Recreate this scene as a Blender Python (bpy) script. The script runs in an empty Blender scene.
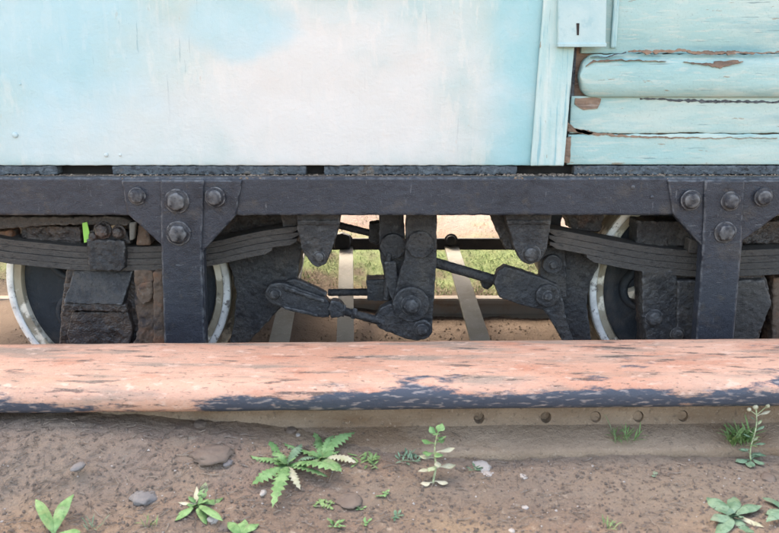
import bpy, bmesh, math, random
from mathutils import Vector, Matrix, noise
random.seed(7)
sc = bpy.context.scene
COL = sc.collection
R = math.radians

# ------------------------------------------------------------------ camera, sky, sun, exposure
CZ = 0.57; PITCH = R(14); FPX = 800.0
cam_d = bpy.data.cameras.new('camera'); cam = bpy.data.objects.new('camera', cam_d); COL.objects.link(cam)
cam.location = (0, 0, CZ); cam.rotation_euler = (R(90) - PITCH, 0, 0)
cam_d.sensor_width = 36; cam_d.lens = 36 * FPX / 779; cam_d.clip_start = 0.02; cam_d.clip_end = 2000
cam_d.dof.use_dof = True; cam_d.dof.focus_distance = 1.6; cam_d.dof.aperture_fstop = 10
sc.camera = cam
SUN_EL, SUN_AZ = R(48), R(150)            # thin overcast, the sun high beyond the carriage
w = bpy.data.worlds.new("World"); sc.world = w; w.use_nodes = True
nt = w.node_tree; bg = nt.nodes['Background']
sky = nt.nodes.new('ShaderNodeTexSky'); sky.sky_type = 'NISHITA'; sky.sun_disc = False
sky.sun_elevation = SUN_EL; sky.sun_rotation = math.pi + SUN_AZ
sky.air_density = 1.0; sky.dust_density = 4; sky.ozone_density = 0.4
nt.links.new(sky.outputs[0], bg.inputs[0]); bg.inputs[1].default_value = 0.15
sd = bpy.data.lights.new('sun', 'SUN'); sd.energy = 1.0; sd.angle = R(12); sd.color = (1, .96, .90)
sun = bpy.data.objects.new('sun', sd); COL.objects.link(sun)
to_sun = Vector((-math.sin(SUN_AZ) * math.cos(SUN_EL), -math.cos(SUN_AZ) * math.cos(SUN_EL), math.sin(SUN_EL)))
sun.rotation_euler = to_sun.to_track_quat('Z', 'Y').to_euler()
sun.location = to_sun * 5
sc.view_settings.view_transform = 'Standard'; sc.view_settings.look = 'None'
sc.view_settings.exposure = 2.9; sc.view_settings.use_white_balance = True; sc.view_settings.white_balance_temperature = 8000; sc.view_settings.white_balance_tint = 10; sc.view_settings.gamma = 1

# ------------------------------------------------------------------ helpers
SN, CN = math.sin(PITCH), math.cos(PITCH)
def P(px, py, Y):
    dx = (px - 389.5) / FPX; dy = -(py - 266.5) / FPX
    d = Vector((dx, CN + dy * SN, -SN + dy * CN)); t = Y / d.y
    return Vector((t * dx, Y, CZ + t * d.z))
def sstep(a, b, x):
    t = max(0, min(1, (x - a) / (b - a))); return t * t * (3 - 2 * t)
def fbm(x, y, z=0, o=4):
    s = 0; a = 1
    for i in range(o):
        s += a * noise.noise(Vector((x, y, z + 7 * i))); x *= 2.03; y *= 2.03; z *= 2.03; a *= .5
    return s
def ground_h(X, Y):
    left = 1 - sstep(-.52, .22, X)
    h = .058 * left * sstep(.93, 1.1, Y) + .006 * fbm(X * 4, Y * 4, 1, 3)
    h -= .232 * sstep(1.36, 1.5, Y)
    h += .062 * sstep(2.56, 2.75, Y)
    if Y > 1.5: h += .006 * fbm(X * 2, Y * 2, 5, 3)
    if Y > 2.66: h += .36 * (min(Y, 5.5) - 2.7 + .04 * fbm(X * 1.5, Y * 2, 9, 3)) * sstep(2.66, 2.82, Y)  # made-up bank beyond the track, tilted to catch more light
    return h
def ground_fine(X, Y):
    near = sstep(.0, .5, Y) * (1 - sstep(4.5, 6, Y))
    f = .0028 * fbm(X * 22, Y * 22, 3, 3) + .0016 * fbm(X * 95, Y * 95, 8, 2)
    c = fbm(X * 9, Y * 9, 20, 2)
    return ground_h(X, Y) + near * (f + .0035 * max(0, c - .15))
def G(px, py):
    z = 0.0
    p = None
    for i in range(12):
        dx = (px - 389.5) / FPX; dy = -(py - 266.5) / FPX
        d = Vector((dx, CN + dy * SN, -SN + dy * CN)); t = (z - CZ) / d.z
        p = Vector((t * dx, t * d.y, z)); z = ground_fine(p.x, p.y)
    return p

ORG = {}
def root(name, label, cat, loc, group=None, rotz=0):
    o = bpy.data.objects.new(name, None); o.empty_display_size = .05; COL.objects.link(o)
    o.location = loc; o['label'] = label; o['category'] = cat
    if group: o['group'] = group
    ORG[o.name] = Vector(loc); return o
def link(name, bm, mat, parent=None, centre=True, smooth=False):
    me = bpy.data.meshes.new(name)
    c = Vector((0, 0, 0))
    if centre and len(bm.verts):
        xs = [v.co for v in bm.verts]
        c = Vector([(min(v[i] for v in xs) + max(v[i] for v in xs)) / 2 for i in range(3)])
        bmesh.ops.translate(bm, verts=bm.verts, vec=-c)
    bmesh.ops.recalc_face_normals(bm, faces=bm.faces)
    if smooth:
        for f in bm.faces: f.smooth = True
    bm.to_mesh(me); bm.free()
    if mat: me.materials.append(mat)
    o = bpy.data.objects.new(name, me); COL.objects.link(o)
    o.location = c - (ORG[parent.name] if parent else Vector((0, 0, 0)))
    if parent: o.parent = parent
    ORG[o.name] = c
    return o
def put(name, me, parent, loc, rot=(0, 0, 0), scale=1.0):
    """a piece that shares its mesh data with its look-alikes"""
    o = bpy.data.objects.new(name, me); COL.objects.link(o); o.parent = parent
    o.location = Vector(loc) - (ORG[parent.name] if parent else Vector((0, 0, 0)))
    o.rotation_euler = rot
    o.scale = (scale,) * 3 if not isinstance(scale, (tuple, list)) else scale
    ORG[o.name] = Vector(loc); return o
def tag(o, label, cat, group=None):
    o['label'] = label; o['category'] = cat
    if group: o['group'] = group
    return o
def structure(o): o['kind'] = 'structure'; return o
def stuff(o, label=None):
    o['kind'] = 'stuff'
    if label: o['label'] = label
    return o
CL = {}
def clouds(size):
    if size not in CL:
        t = bpy.data.textures.new('clouds', 'CLOUDS'); t.noise_scale = size; t.noise_depth = 3; CL[size] = t
    return CL[size]
def crust(o, bevel=.0015, voxel=.0022, amp=.0016, size=.010, sub=None):
    """worn, thickly painted or grimy metal: rounded edges and an uneven skin, as real geometry"""
    if bevel:
        b = o.modifiers.new('bevel', 'BEVEL'); b.width = bevel; b.segments = 2; b.limit_method = 'ANGLE'
    r = o.modifiers.new('remesh', 'REMESH'); r.mode = 'VOXEL'; r.voxel_size = voxel; r.use_smooth_shade = True
    d = o.modifiers.new('rough', 'DISPLACE'); d.texture = clouds(size); d.strength = amp * 2; d.mid_level = .5; d.texture_coords = 'GLOBAL'
    return o
def bev(o, wd=.002, seg=2):
    b = o.modifiers.new('bevel', 'BEVEL'); b.width = wd; b.segments = seg; b.limit_method = 'ANGLE'; return o
def poly3(bm, front, T):
    """front outline (world points), pushed back by T along +Y"""
    f = [bm.verts.new(p) for p in front]; b = [bm.verts.new(p + Vector((0, T, 0))) for p in front]
    n = len(f)
    bm.faces.new(f); bm.faces.new(list(reversed(b)))
    for i in range(n):
        j = (i + 1) % n; bm.faces.new((f[j], f[i], b[i], b[j]))
def wob(pts, step, amp, seed=0, closed=True):
    out = []
    n = len(pts)
    for i in range(n if closed else n - 1):
        a, b = pts[i], pts[(i + 1) % n]; L = (b - a).length; k = max(1, int(L / step))
        for j in range(k):
            p = a.lerp(b, j / k)
            q = p * 60 + Vector((seed * 3.1, 0, seed))
            p = p + Vector((noise.noise(q), 0, noise.noise(q + Vector((50, 9, 3))))) * amp * 1.6
            out.append(p)
    if not closed: out.append(pts[-1])
    return out
def prism(name, pts, Y, T, mat, parent, jag=0, step=.006, seed=0):
    bm = bmesh.new(); f = [P(x, y, Y) for x, y in pts]
    if jag: f = wob(f, step, jag, seed)
    poly3(bm, f, T)
    return link(name, bm, mat, parent)
def cyl_y(bm, c, r, y0, y1, n=24, r1=None):
    r1 = r if r1 is None else r1
    A = [bm.verts.new((c.x + r * math.cos(6.2832 * i / n), y0, c.z + r * math.sin(6.2832 * i / n))) for i in range(n)]
    B = [bm.verts.new((c.x + r1 * math.cos(6.2832 * i / n), y1, c.z + r1 * math.sin(6.2832 * i / n))) for i in range(n)]
    bm.faces.new(A); bm.faces.new(list(reversed(B)))
    for i in range(n): bm.faces.new((A[(i + 1) % n], A[i], B[i], B[(i + 1) % n]))
def rod(bm, a, b, r, n=14, r1=None):
    r1 = r if r1 is None else r1
    d = (b - a).normalized(); u = d.orthogonal().normalized(); v = d.cross(u)
    A = [bm.verts.new(a + (u * math.cos(6.2832 * i / n) + v * math.sin(6.2832 * i / n)) * r) for i in range(n)]
    B = [bm.verts.new(b + (u * math.cos(6.2832 * i / n) + v * math.sin(6.2832 * i / n)) * r1) for i in range(n)]
    bm.faces.new(A); bm.faces.new(list(reversed(B)))
    for i in range(n): bm.faces.new((A[(i + 1) % n], A[i], B[i], B[(i + 1) % n]))
def boxw(bm, x0, x1, y0, y1, z0, z1):
    v = [bm.verts.new((x, y, z)) for x in (x0, x1) for y in (y0, y1) for z in (z0, z1)]
    for f in ((0, 1, 3, 2), (4, 6, 7, 5), (0, 4, 5, 1), (2, 3, 7, 6), (0, 2, 6, 4), (1, 5, 7, 3)): bm.faces.new([v[i] for i in f])
def lathe_y(bm, prof, c, n=96):
    """closed profile of (radius, y) spun about the Y axis through c"""
    m = len(prof); rings = []
    for i in range(n):
        a = 6.2831853 * i / n
        rings.append([bm.verts.new((c.x + r * math.cos(a), c.y + y, c.z + r * math.sin(a))) for r, y in prof])
    for i in range(n):
        A, B = rings[i], rings[(i + 1) % n]
        for k in range(m): bm.faces.new((A[k], A[(k + 1) % m], B[(k + 1) % m], B[k]))
def px2m(px, Y, py=266):
    p = P(389.5, py, Y); dep = Y * CN + (CZ - p.z) * SN
    return px * dep / FPX

# ------------------------------------------------------------------ materials
def mat(name, base, layers=(), rough=.6, bump=((120, .3, .002),), metallic=0, spec=.3, wear=None):
    """base colour, then layers: (colour, scale, lo, hi, strength, stretch xyz, detail, seed);
       bump: (scale, strength, distance)"""
    m = bpy.data.materials.new(name); m.use_nodes = True
    t = m.node_tree; N = t.nodes; L = t.links
    bs = N['Principled BSDF']; geo = N.new('ShaderNodeNewGeometry')
    col = None
    rgb = N.new('ShaderNodeRGB'); rgb.outputs[0].default_value = (*base, 1); col = rgb.outputs[0]
    rsock = None
    for i, ly in enumerate(layers):
        c, scale, lo, hi, st = ly[:5]; stretch = ly[5] if len(ly) > 5 else (1, 1, 1); det = ly[6] if len(ly) > 6 else 6
        seed = ly[7] if len(ly) > 7 else i * 3.7
        mp = N.new('ShaderNodeMapping'); mp.inputs['Location'].default_value = (seed, seed * 1.3, seed * .7)
        mp.inputs['Scale'].default_value = stretch; L.new(geo.outputs['Position'], mp.inputs[0])
        nz = N.new('ShaderNodeTexNoise'); nz.inputs['Scale'].default_value = scale; nz.inputs['Detail'].default_value = det
        nz.inputs['Roughness'].default_value = .62; L.new(mp.outputs[0], nz.inputs['Vector'])
        mr = N.new('ShaderNodeMapRange'); mr.inputs[1].default_value = lo; mr.inputs[2].default_value = hi
        mr.inputs[3].default_value = 0; mr.inputs[4].default_value = st; L.new(nz.outputs['Fac'], mr.inputs[0])
        mx = N.new('ShaderNodeMix'); mx.data_type = 'RGBA'; L.new(mr.outputs[0], mx.inputs[0]); L.new(col, mx.inputs[6])
        mx.inputs[7].default_value = (*c, 1); col = mx.outputs[2]
    if wear:
        mr = N.new('ShaderNodeMapRange'); mr.inputs[1].default_value = .515; mr.inputs[2].default_value = .56; mr.inputs[4].default_value = wear[3]; L.new(geo.outputs['Pointiness'], mr.inputs[0])
        nz = N.new('ShaderNodeTexNoise'); nz.inputs['Scale'].default_value = 70; nz.inputs['Detail'].default_value = 6; L.new(geo.outputs['Position'], nz.inputs['Vector'])
        m2 = N.new('ShaderNodeMapRange'); m2.inputs[1].default_value = .42; m2.inputs[2].default_value = .6; L.new(nz.outputs['Fac'], m2.inputs[0])
        mu = N.new('ShaderNodeMath'); mu.operation = 'MULTIPLY'; L.new(mr.outputs[0], mu.inputs[0]); L.new(m2.outputs[0], mu.inputs[1])
        mx = N.new('ShaderNodeMix'); mx.data_type = 'RGBA'; L.new(mu.outputs[0], mx.inputs[0]); L.new(col, mx.inputs[6]); mx.inputs[7].default_value = (*wear[:3], 1); col = mx.outputs[2]
    L.new(col, bs.inputs['Base Color'])
    bs.inputs['Roughness'].default_value = rough; bs.inputs['Metallic'].default_value = metallic
    bs.inputs['Specular IOR Level'].default_value = spec
    prev = None
    for sc_, st, di in bump:
        nz = N.new('ShaderNodeTexNoise'); nz.inputs['Scale'].default_value = sc_; nz.inputs['Detail'].default_value = 7
        L.new(geo.outputs['Position'], nz.inputs['Vector'])
        b = N.new('ShaderNodeBump'); b.inputs['Strength'].default_value = st; b.inputs['Distance'].default_value = di
        L.new(nz.outputs['Fac'], b.inputs['Height'])
        if prev: L.new(prev, b.inputs['Normal'])
        prev = b.outputs[0]
    if prev: L.new(prev, bs.inputs['Normal'])
    return m
def add_blobs(m, blobs):
    """patches of another colour: (centre, radii xyz, colour, strength, softness)"""
    t = m.node_tree; N = t.nodes; L = t.links; bs = N['Principled BSDF']
    col = bs.inputs['Base Color'].links[0].from_socket
    geo = N.new('ShaderNodeNewGeometry')
    for c, rad, rgb, st, soft in blobs:
        sb = N.new('ShaderNodeVectorMath'); sb.operation = 'SUBTRACT'; sb.inputs[1].default_value = c; L.new(geo.outputs['Position'], sb.inputs[0])
        dv = N.new('ShaderNodeVectorMath'); dv.operation = 'DIVIDE'; dv.inputs[1].default_value = rad; L.new(sb.outputs[0], dv.inputs[0])
        ln = N.new('ShaderNodeVectorMath'); ln.operation = 'LENGTH'; L.new(dv.outputs[0], ln.inputs[0])
        nz = N.new('ShaderNodeTexNoise'); nz.inputs['Scale'].default_value = 9; nz.inputs['Detail'].default_value = 8
        L.new(geo.outputs['Position'], nz.inputs['Vector'])
        ma = N.new('ShaderNodeMath'); ma.operation = 'MULTIPLY_ADD'; ma.inputs[1].default_value = 1.6; L.new(nz.outputs['Fac'], ma.inputs[0]); L.new(ln.outputs['Value'], ma.inputs[2])
        mr = N.new('ShaderNodeMapRange'); mr.interpolation_type = 'SMOOTHSTEP'; mr.inputs[1].default_value = 1.8 - soft; mr.inputs[2].default_value = 1.8 + soft
        mr.inputs[3].default_value = st; mr.inputs[4].default_value = 0; L.new(ma.outputs[0], mr.inputs[0])
        mx = N.new('ShaderNodeMix'); mx.data_type = 'RGBA'; L.new(mr.outputs[0], mx.inputs[0]); L.new(col, mx.inputs[6]); mx.inputs[7].default_value = (*rgb, 1)
        col = mx.outputs[2]
    L.new(col, bs.inputs['Base Color'])

M_frame = mat('frame_paint', (0.023, 0.027, 0.037), [
    ((0.040, 0.045, 0.058), 6, .46, .72, .7), ((0.010, 0.012, 0.018), 24, .54, .68, .7),
    ((0.062, 0.054, 0.049), 13, .57, .70, .75, (1, 1, 1.5)), ((0.057, 0.048, 0.041), 45, .60, .70, .6), ((0.126, 0.140, 0.153), 150, .675, .72, .8),
    ((0.008, 0.010, 0.014), 300, .54, .64, .5), ((0.084, 0.092, 0.100), 480, .60, .68, .8), ((0.115, 0.123, 0.133), 100, .665, .685, .7, (.25, 1, 2.4)), ((0.115, 0.123, 0.133), 90, .67, .69, .6, (2.2, 1, .3))],
    rough=.46, bump=((50, .35, .003), (120, .45, .002), (420, .9, .0012)), spec=.4, wear=(.17, .18, .19, .7))
M_bolt = mat('dusty_bolt_paint', (0.025, 0.026, 0.032), [((0.072, 0.068, 0.065), 40, .46, .62, .8), ((0.009, 0.009, 0.011), 90, .54, .64, .8), ((0.121, 0.121, 0.121), 160, .62, .68, .8)],
    rough=.6, bump=((140, .9, .002),), wear=(.18, .18, .18, .8))
M_grime = mat('grimy_blue_paint', (0.034, 0.035, 0.038), [
    ((0.070, 0.061, 0.053), 12, .46, .66, .75), ((0.012, 0.012, 0.014), 30, .50, .64, .8), ((0.090, 0.091, 0.090), 80, .60, .68, .6),
    ((0.107, 0.093, 0.078), 140, .64, .72, .7), ((0.014, 0.014, 0.015), 220, .54, .62, .7), ((0.099, 0.097, 0.097), 460, .60, .68, .6)],
    rough=.55, bump=((60, .8, .005), (150, .8, .003), (420, 1, .0015)), spec=.4, wear=(.15, .15, .15, .8))
M_spring = mat('dusty_spring_steel', (0.060, 0.056, 0.053), [
    ((0.099, 0.086, 0.075), 9, .45, .68, .8, (.5, 1, 1)), 
    ((0.140, 0.130, 0.122), 110, .60, .70, .7, (.4, 1, 3)), ((0.018, 0.017, 0.019), 200, .55, .63, .7, (.4, 1, 2)), ((0.156, 0.145, 0.135), 460, .6, .68, .6)],
    rough=.75, bump=((90, .8, .003), (330, .9, .0015)), wear=(.18, .17, .16, .6))
M_oily = mat('oily_dark_grime', (0.033, 0.029, 0.030), [
    ((0.078, 0.055, 0.042), 14, .45, .66, .85), ((0.115, 0.055, 0.035), 10, .57, .70, .8), ((0.011, 0.009, 0.009), 30, .50, .62, .8), ((0.133, 0.111, 0.095), 110, .60, .70, .7)],
    rough=.42, bump=((60, .9, .006), (240, .8, .002)), spec=.5, wear=(.14, .13, .125, .7))
M_rusty = mat('rusty_casting', (0.129, 0.090, 0.066), [
    ((0.258, 0.107, 0.054), 12, .50, .68, .8), ((0.033, 0.033, 0.038), 22, .54, .66, .85), ((0.236, 0.203, 0.173), 60, .58, .70, .5)],
    rough=.85, bump=((70, .9, .005), (260, .7, .002)))
M_tyre = mat('worn_wheel_tyre', (0.397, 0.348, 0.258), [
    ((0.232, 0.178, 0.119), 14, .45, .65, .7), ((0.930, 0.865, 0.720), 13, .50, .56, .9, (1, 1, 1), 8, 4.2), ((0.118, 0.107, 0.093), 50, .60, .70, .8)],
    rough=.6, bump=((120, .4, .002),))
M_disc = mat('wheel_disc_paint', (0.039, 0.046, 0.053), [
    ((0.105, 0.093, 0.083), 12, .48, .68, .8), ((0.138, 0.152, 0.152), 120, .64, .72, .5)], rough=.7, bump=((60, .8, .004), (220, .6, .002)))
M_white = mat('white_rim_paint', (0.930, 0.930, 0.884), [
    ((0.574, 0.566, 0.530), 22, .42, .6, .8), ((0.191, 0.163, 0.141), 60, .57, .66, .9)], rough=.6, bump=((200, .4, .001),))
M_strap = mat('dull_grey_strap', (0.194, 0.199, 0.190), [
    ((0.126, 0.117, 0.097), 10, .45, .65, .7), ((0.272, 0.272, 0.263), 90, .58, .68, .6)], rough=.75, bump=((160, .5, .0015),))
M_black = mat('black_bar', (.018, .020, .026), [((.06, .055, .05), 20, .5, .7, .7)], rough=.6, bump=((90, .6, .002),))
M_green = mat('bright_green_plastic', (.28, .60, .12), [((.20, .42, .10), 60, .5, .7, .5)], rough=.45, bump=())
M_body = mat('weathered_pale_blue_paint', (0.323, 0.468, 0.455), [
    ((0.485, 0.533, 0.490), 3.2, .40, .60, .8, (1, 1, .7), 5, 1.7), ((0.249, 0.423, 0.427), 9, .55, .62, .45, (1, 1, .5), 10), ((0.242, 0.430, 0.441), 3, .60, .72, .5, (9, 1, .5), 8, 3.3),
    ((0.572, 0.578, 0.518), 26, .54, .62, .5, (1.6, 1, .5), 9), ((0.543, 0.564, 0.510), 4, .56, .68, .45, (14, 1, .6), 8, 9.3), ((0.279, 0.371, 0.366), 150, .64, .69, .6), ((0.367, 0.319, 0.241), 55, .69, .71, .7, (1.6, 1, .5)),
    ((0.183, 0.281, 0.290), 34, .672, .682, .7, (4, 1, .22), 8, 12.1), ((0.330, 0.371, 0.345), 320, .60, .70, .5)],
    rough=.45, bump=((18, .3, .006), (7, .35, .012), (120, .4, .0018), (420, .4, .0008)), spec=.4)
M_board = mat('cracked_pale_blue_boards', (0.290, 0.458, 0.439), [
    ((0.428, 0.522, 0.473), 5, .44, .60, .8, (.5, 1, 1.4), 7, 2.1), ((0.165, 0.356, 0.371), 14, .53, .66, .65, (.3, 1, 1.5), 9), ((0.138, 0.305, 0.338), 5, .58, .70, .5, (.4, 1, 3), 8, 7.7),
    ((0.468, 0.522, 0.466), 80, .54, .62, .5, (.25, 1, 2)), ((0.248, 0.196, 0.135), 42, .66, .675, .8, (.3, 1, 1.8)), ((0.124, 0.189, 0.196), 60, .655, .67, .7, (.12, 1, 3), 8, 4.4), ((0.227, 0.305, 0.297), 260, .60, .69, .6)],
    rough=.48, bump=((30, .45, .004), (180, .5, .0014)), spec=.4)
M_stile = mat('pale_blue_stile_paint', (0.313, 0.495, 0.488), [
    ((0.516, 0.583, 0.541), 9, .40, .58, .9, (2.4, 1, .35), 6, 6.3), ((0.172, 0.368, 0.405), 26, .55, .63, .75, (3.2, 1, .25)),
    ((0.250, 0.200, 0.150), 60, .675, .69, .8, (2.4, 1, .4)), ((0.125, 0.200, 0.218), 46, .655, .668, .7, (3.6, 1, .10), 8, 2.2)], rough=.48, bump=((30, .45, .004), (180, .5, .0014)), spec=.4)
M_cover = mat('cover_plate_paint', (0.323, 0.476, 0.484), [((0.444, 0.552, 0.535), 12, .42, .6, .6), ((0.242, 0.408, 0.433), 50, .56, .68, .5)], rough=.5, bump=((60, .4, .002), (300, .5, .001)))
M_wood = mat('bare_decayed_wood', (.26, .18, .13), [
    ((.10, .08, .07), 30, .45, .65, .8, (.3, 1, 2)), ((.42, .34, .28), 60, .56, .68, .7, (.3, 1, 2))], rough=.9, bump=((120, .9, .004),))
M_dark = mat('dark_underfloor', (.022, .020, .020), [((.05, .04, .035), 12, .5, .7, .7)], rough=.9)
M_seal = mat('crumbling_tar_strip', (0.078, 0.091, 0.102), [
    ((0.145, 0.166, 0.176), 70, .50, .62, .6), ((0.027, 0.029, 0.032), 90, .54, .64, .85), ((0.200, 0.141, 0.091), 14, .58, .68, .8)], rough=.9, bump=((200, 1, .004),))
M_crumb = mat('dirt_on_ledge', (.17, .13, .10), [((.32, .25, .19), 40, .45, .62, .8), ((.07, .06, .055), 80, .55, .65, .8), ((.38, .20, .10), 9, .62, .7, .7)], rough=1, bump=((240, 1, .004),))
M_sal = mat('salmon_paint_over_black', (0.462, 0.226, 0.150), [
    ((0.565, 0.321, 0.230), 6, .38, .58, .95, (.5, 1, 1)), ((0.428, 0.153, 0.089), 22, .56, .68, .6, (.4, 1, 1)),
    ((0.232, 0.186, 0.150), 20, .50, .62, .80, (.22, 1.3, 1.4), 12, 4.4), ((0.047, 0.040, 0.039), 52, .575, .625, .8, (.22, 1.2, 1.6), 10),
    ((0.258, 0.212, 0.166), 4, .52, .64, .7, (.5, 1, 1), 12, 8.1), ((0.103, 0.080, 0.064), 210, .59, .66, .75, (.45, 1, 1.6)), ((0.651, 0.438, 0.346), 90, .58, .66, .6, (.4, 1, 1)), ((0.514, 0.365, 0.281), 500, .55, .66, .5)],
    rough=.5, bump=((24, .35, .004), (110, .6, .002), (380, .7, .001)))
# the paint is worn through to the black coat along the rail's nose: a wear band with its own ragged outline
def nose_wear(m, org, yaw):
    t = m.node_tree; N = t.nodes; L = t.links; bs = N['Principled BSDF']
    col = bs.inputs['Base Color'].links[0].from_socket
    tc = N.new('ShaderNodeTexCoord'); sp = N.new('ShaderNodeSeparateXYZ'); L.new(tc.outputs['Object'], sp.inputs[0])
    mp = N.new('ShaderNodeMapping'); mp.inputs['Scale'].default_value = (.42, 1.2, 1.8); L.new(tc.outputs['Object'], mp.inputs[0])
    nz = N.new('ShaderNodeTexNoise'); nz.inputs['Scale'].default_value = 26; nz.inputs['Detail'].default_value = 12; nz.inputs['Roughness'].default_value = .68; L.new(mp.outputs[0], nz.inputs['Vector'])
    n2 = N.new('ShaderNodeTexNoise'); n2.inputs['Scale'].default_value = 2.1; n2.inputs['Detail'].default_value = 3; L.new(tc.outputs['Object'], n2.inputs['Vector'])
    # height on the nose (0 at the lower lip .. 1 at the top edge)
    mr = N.new('ShaderNodeMapRange'); mr.inputs[1].default_value = .012; mr.inputs[2].default_value = .034; mr.inputs[3].default_value = .10; mr.inputs[4].default_value = -.20; L.new(sp.outputs['Z'], mr.inputs[0])
    a = N.new('ShaderNodeMath'); a.operation = 'ADD'; L.new(mr.outputs[0], a.inputs[0]); L.new(nz.outputs['Fac'], a.inputs[1])
    b = N.new('ShaderNodeMath'); b.operation = 'MULTIPLY_ADD'; b.inputs[1].default_value = 1.3; L.new(n2.outputs['Fac'], b.inputs[0]); L.new(a.outputs[0], b.inputs[2])
    s = N.new('ShaderNodeMapRange'); s.inputs[1].default_value = 1.10; s.inputs[2].default_value = 1.18; L.new(b.outputs[0], s.inputs[0])
    mx = N.new('ShaderNodeMix'); mx.data_type = 'RGBA'; L.new(s.outputs[0], mx.inputs[0]); L.new(col, mx.inputs[6]); mx.inputs[7].default_value = (.065, .075, .098, 1)
    n3 = N.new('ShaderNodeTexNoise'); n3.inputs['Scale'].default_value = 120; n3.inputs['Detail'].default_value = 9; L.new(mp.outputs[0], n3.inputs['Vector'])
    c3 = N.new('ShaderNodeMapRange'); c3.inputs[1].default_value = .55; c3.inputs[2].default_value = .66; L.new(n3.outputs['Fac'], c3.inputs[0])
    m3 = N.new('ShaderNodeMix'); m3.data_type = 'RGBA'; L.new(c3.outputs[0], m3.inputs[0]); m3.inputs[6].default_value = (.055, .064, .085, 1); m3.inputs[7].default_value = (.26, .22, .21, 1); L.new(m3.outputs[2], mx.inputs[7])
    L.new(mx.outputs[2], bs.inputs['Base Color'])
M_web = mat('dusty_rusty_web', (0.243, 0.175, 0.124), [((0.328, 0.242, 0.174), 14, .42, .62, .85, (.5, 1, 1)), ((0.158, 0.090, 0.049), 7, .52, .66, .7, (.5, 1, 2)), ((0.121, 0.090, 0.069), 110, .58, .68, .7), ((0.401, 0.315, 0.238), 190, .60, .68, .6)], rough=.95, bump=((40, .7, .005), (130, .9, .003), (400, 1, .002)))
M_soil = mat('bare_soil', (0.206, 0.141, 0.105), [
    ((0.263, 0.189, 0.125), 3.2, .42, .62, .85), ((0.145, 0.110, 0.088), 5.5, .50, .66, .75), ((0.288, 0.153, 0.091), 7, .63, .73, .45),
    ((0.349, 0.283, 0.217), 75, .60, .70, .7), ((0.089, 0.068, 0.055), 48, .58, .68, .7), ((0.296, 0.225, 0.160), 240, .58, .68, .7), ((0.114, 0.090, 0.070), 150, .60, .68, .7)],
    rough=1, bump=((35, .5, .008), (130, .9, .004), (460, .9, .002)), spec=.1)
M_stone = mat('grey_stone', (0.147, 0.135, 0.132), [((0.205, 0.189, 0.177), 30, .45, .65, .7), ((0.092, 0.082, 0.077), 60, .55, .66, .7)], rough=.9, bump=((90, .8, .003),))
M_stoneb = mat('brown_stone', (0.142, 0.105, 0.083), [((0.192, 0.148, 0.118), 25, .45, .65, .7), ((0.096, 0.076, 0.066), 60, .55, .66, .6)], rough=.95, bump=((90, .8, .003),))
M_pale = mat('pale_pebble', (0.371, 0.333, 0.301), [((0.269, 0.224, 0.192), 90, .5, .65, .7)], rough=.9, bump=((200, .5, .001),))
M_dirtgrit = mat('dark_soil_grit', (.085, .068, .056), [((.15, .12, .10), 90, .45, .62, .8)], rough=1, bump=())
M_straw = mat('dry_straw', (0.240, 0.192, 0.152), [((0.176, 0.136, 0.104), 60, .45, .6, .8)], rough=.9, bump=())
M_twig = mat('dark_twigs', (0.125, 0.096, 0.077), [((0.230, 0.192, 0.163), 90, .5, .6, .7)], rough=.9, bump=())
def leafmat(name, c, c2, c3=None):
    m = mat(name, c, [(c2, 45, .40, .60, .85), (c3 or tuple(x * .6 for x in c), 200, .55, .66, .6), ((.24, .20, .15), 30, .58, .70, .55), ((.30, .30, .13), 22, .60, .72, .6)], rough=.6, bump=((260, .7, .0010),), spec=.25)
    return m
M_leaf = leafmat('fresh_green_leaf', (0.093, 0.195, 0.066), (.21, .34, .145))
M_leaf2 = leafmat('blue_green_leaf', (0.086, 0.158, 0.090), (.20, .29, .19))
M_dry = leafmat('withered_leaf', (0.315, 0.315, 0.203), (.52, .47, .35), (.36, .30, .2))
M_stem = leafmat('pale_stem', (0.272, 0.336, 0.176), (.42, .45, .28))
M_grass = leafmat('grass', (0.117, 0.216, 0.068), (.20, .29, .12))
M_farrail = mat('worn_far_rail', (.20, .18, .16), [((.18, .12, .08), 14, .5, .65, .8)], rough=.7, bump=((120, .5, .002),))

# ------------------------------------------------------------------ ground: one sheet to the horizon
def axis(fine0, fine1, step, outs):
    a = [fine0 + i * step for i in range(int(round((fine1 - fine0) / step)) + 1)]; s = step; lo = [fine0]; hi = [a[-1]]
    while hi[-1] < outs: s *= 1.22; hi.append(hi[-1] + s); lo.append(lo[-1] - s)
    return sorted(set([round(v, 6) for v in lo[1:] + a + hi[1:]]))
xs = axis(-.82, .82, .0042, 600); s = .0042
ys = [.78 + i * .0038 for i in range(95)]; s = .0038
v = ys[-1]
while v < 4.4: s = min(s * 1.08, .028); v += s; ys.append(v)
while v < 600: s *= 1.25; v += s; ys.append(v)
v = .78; s = .0038
while v > -300: s *= 1.3; v -= s; ys.insert(0, v)
verts = [(x, y, ground_fine(x, y)) for y in ys for x in xs]
nx = len(xs)
faces = [(j * nx + i, j * nx + i + 1, (j + 1) * nx + i + 1, (j + 1) * nx + i) for j in range(len(ys) - 1) for i in range(nx - 1)]
me = bpy.data.meshes.new('ground'); me.from_pydata(verts, [], faces); me.materials.append(M_soil)
me.polygons.foreach_set('use_smooth', [True] * len(me.polygons))
g = structure(bpy.data.objects.new('ground', me)); COL.objects.link(g)
g_far = P(389, 225, 3.6)
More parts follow.
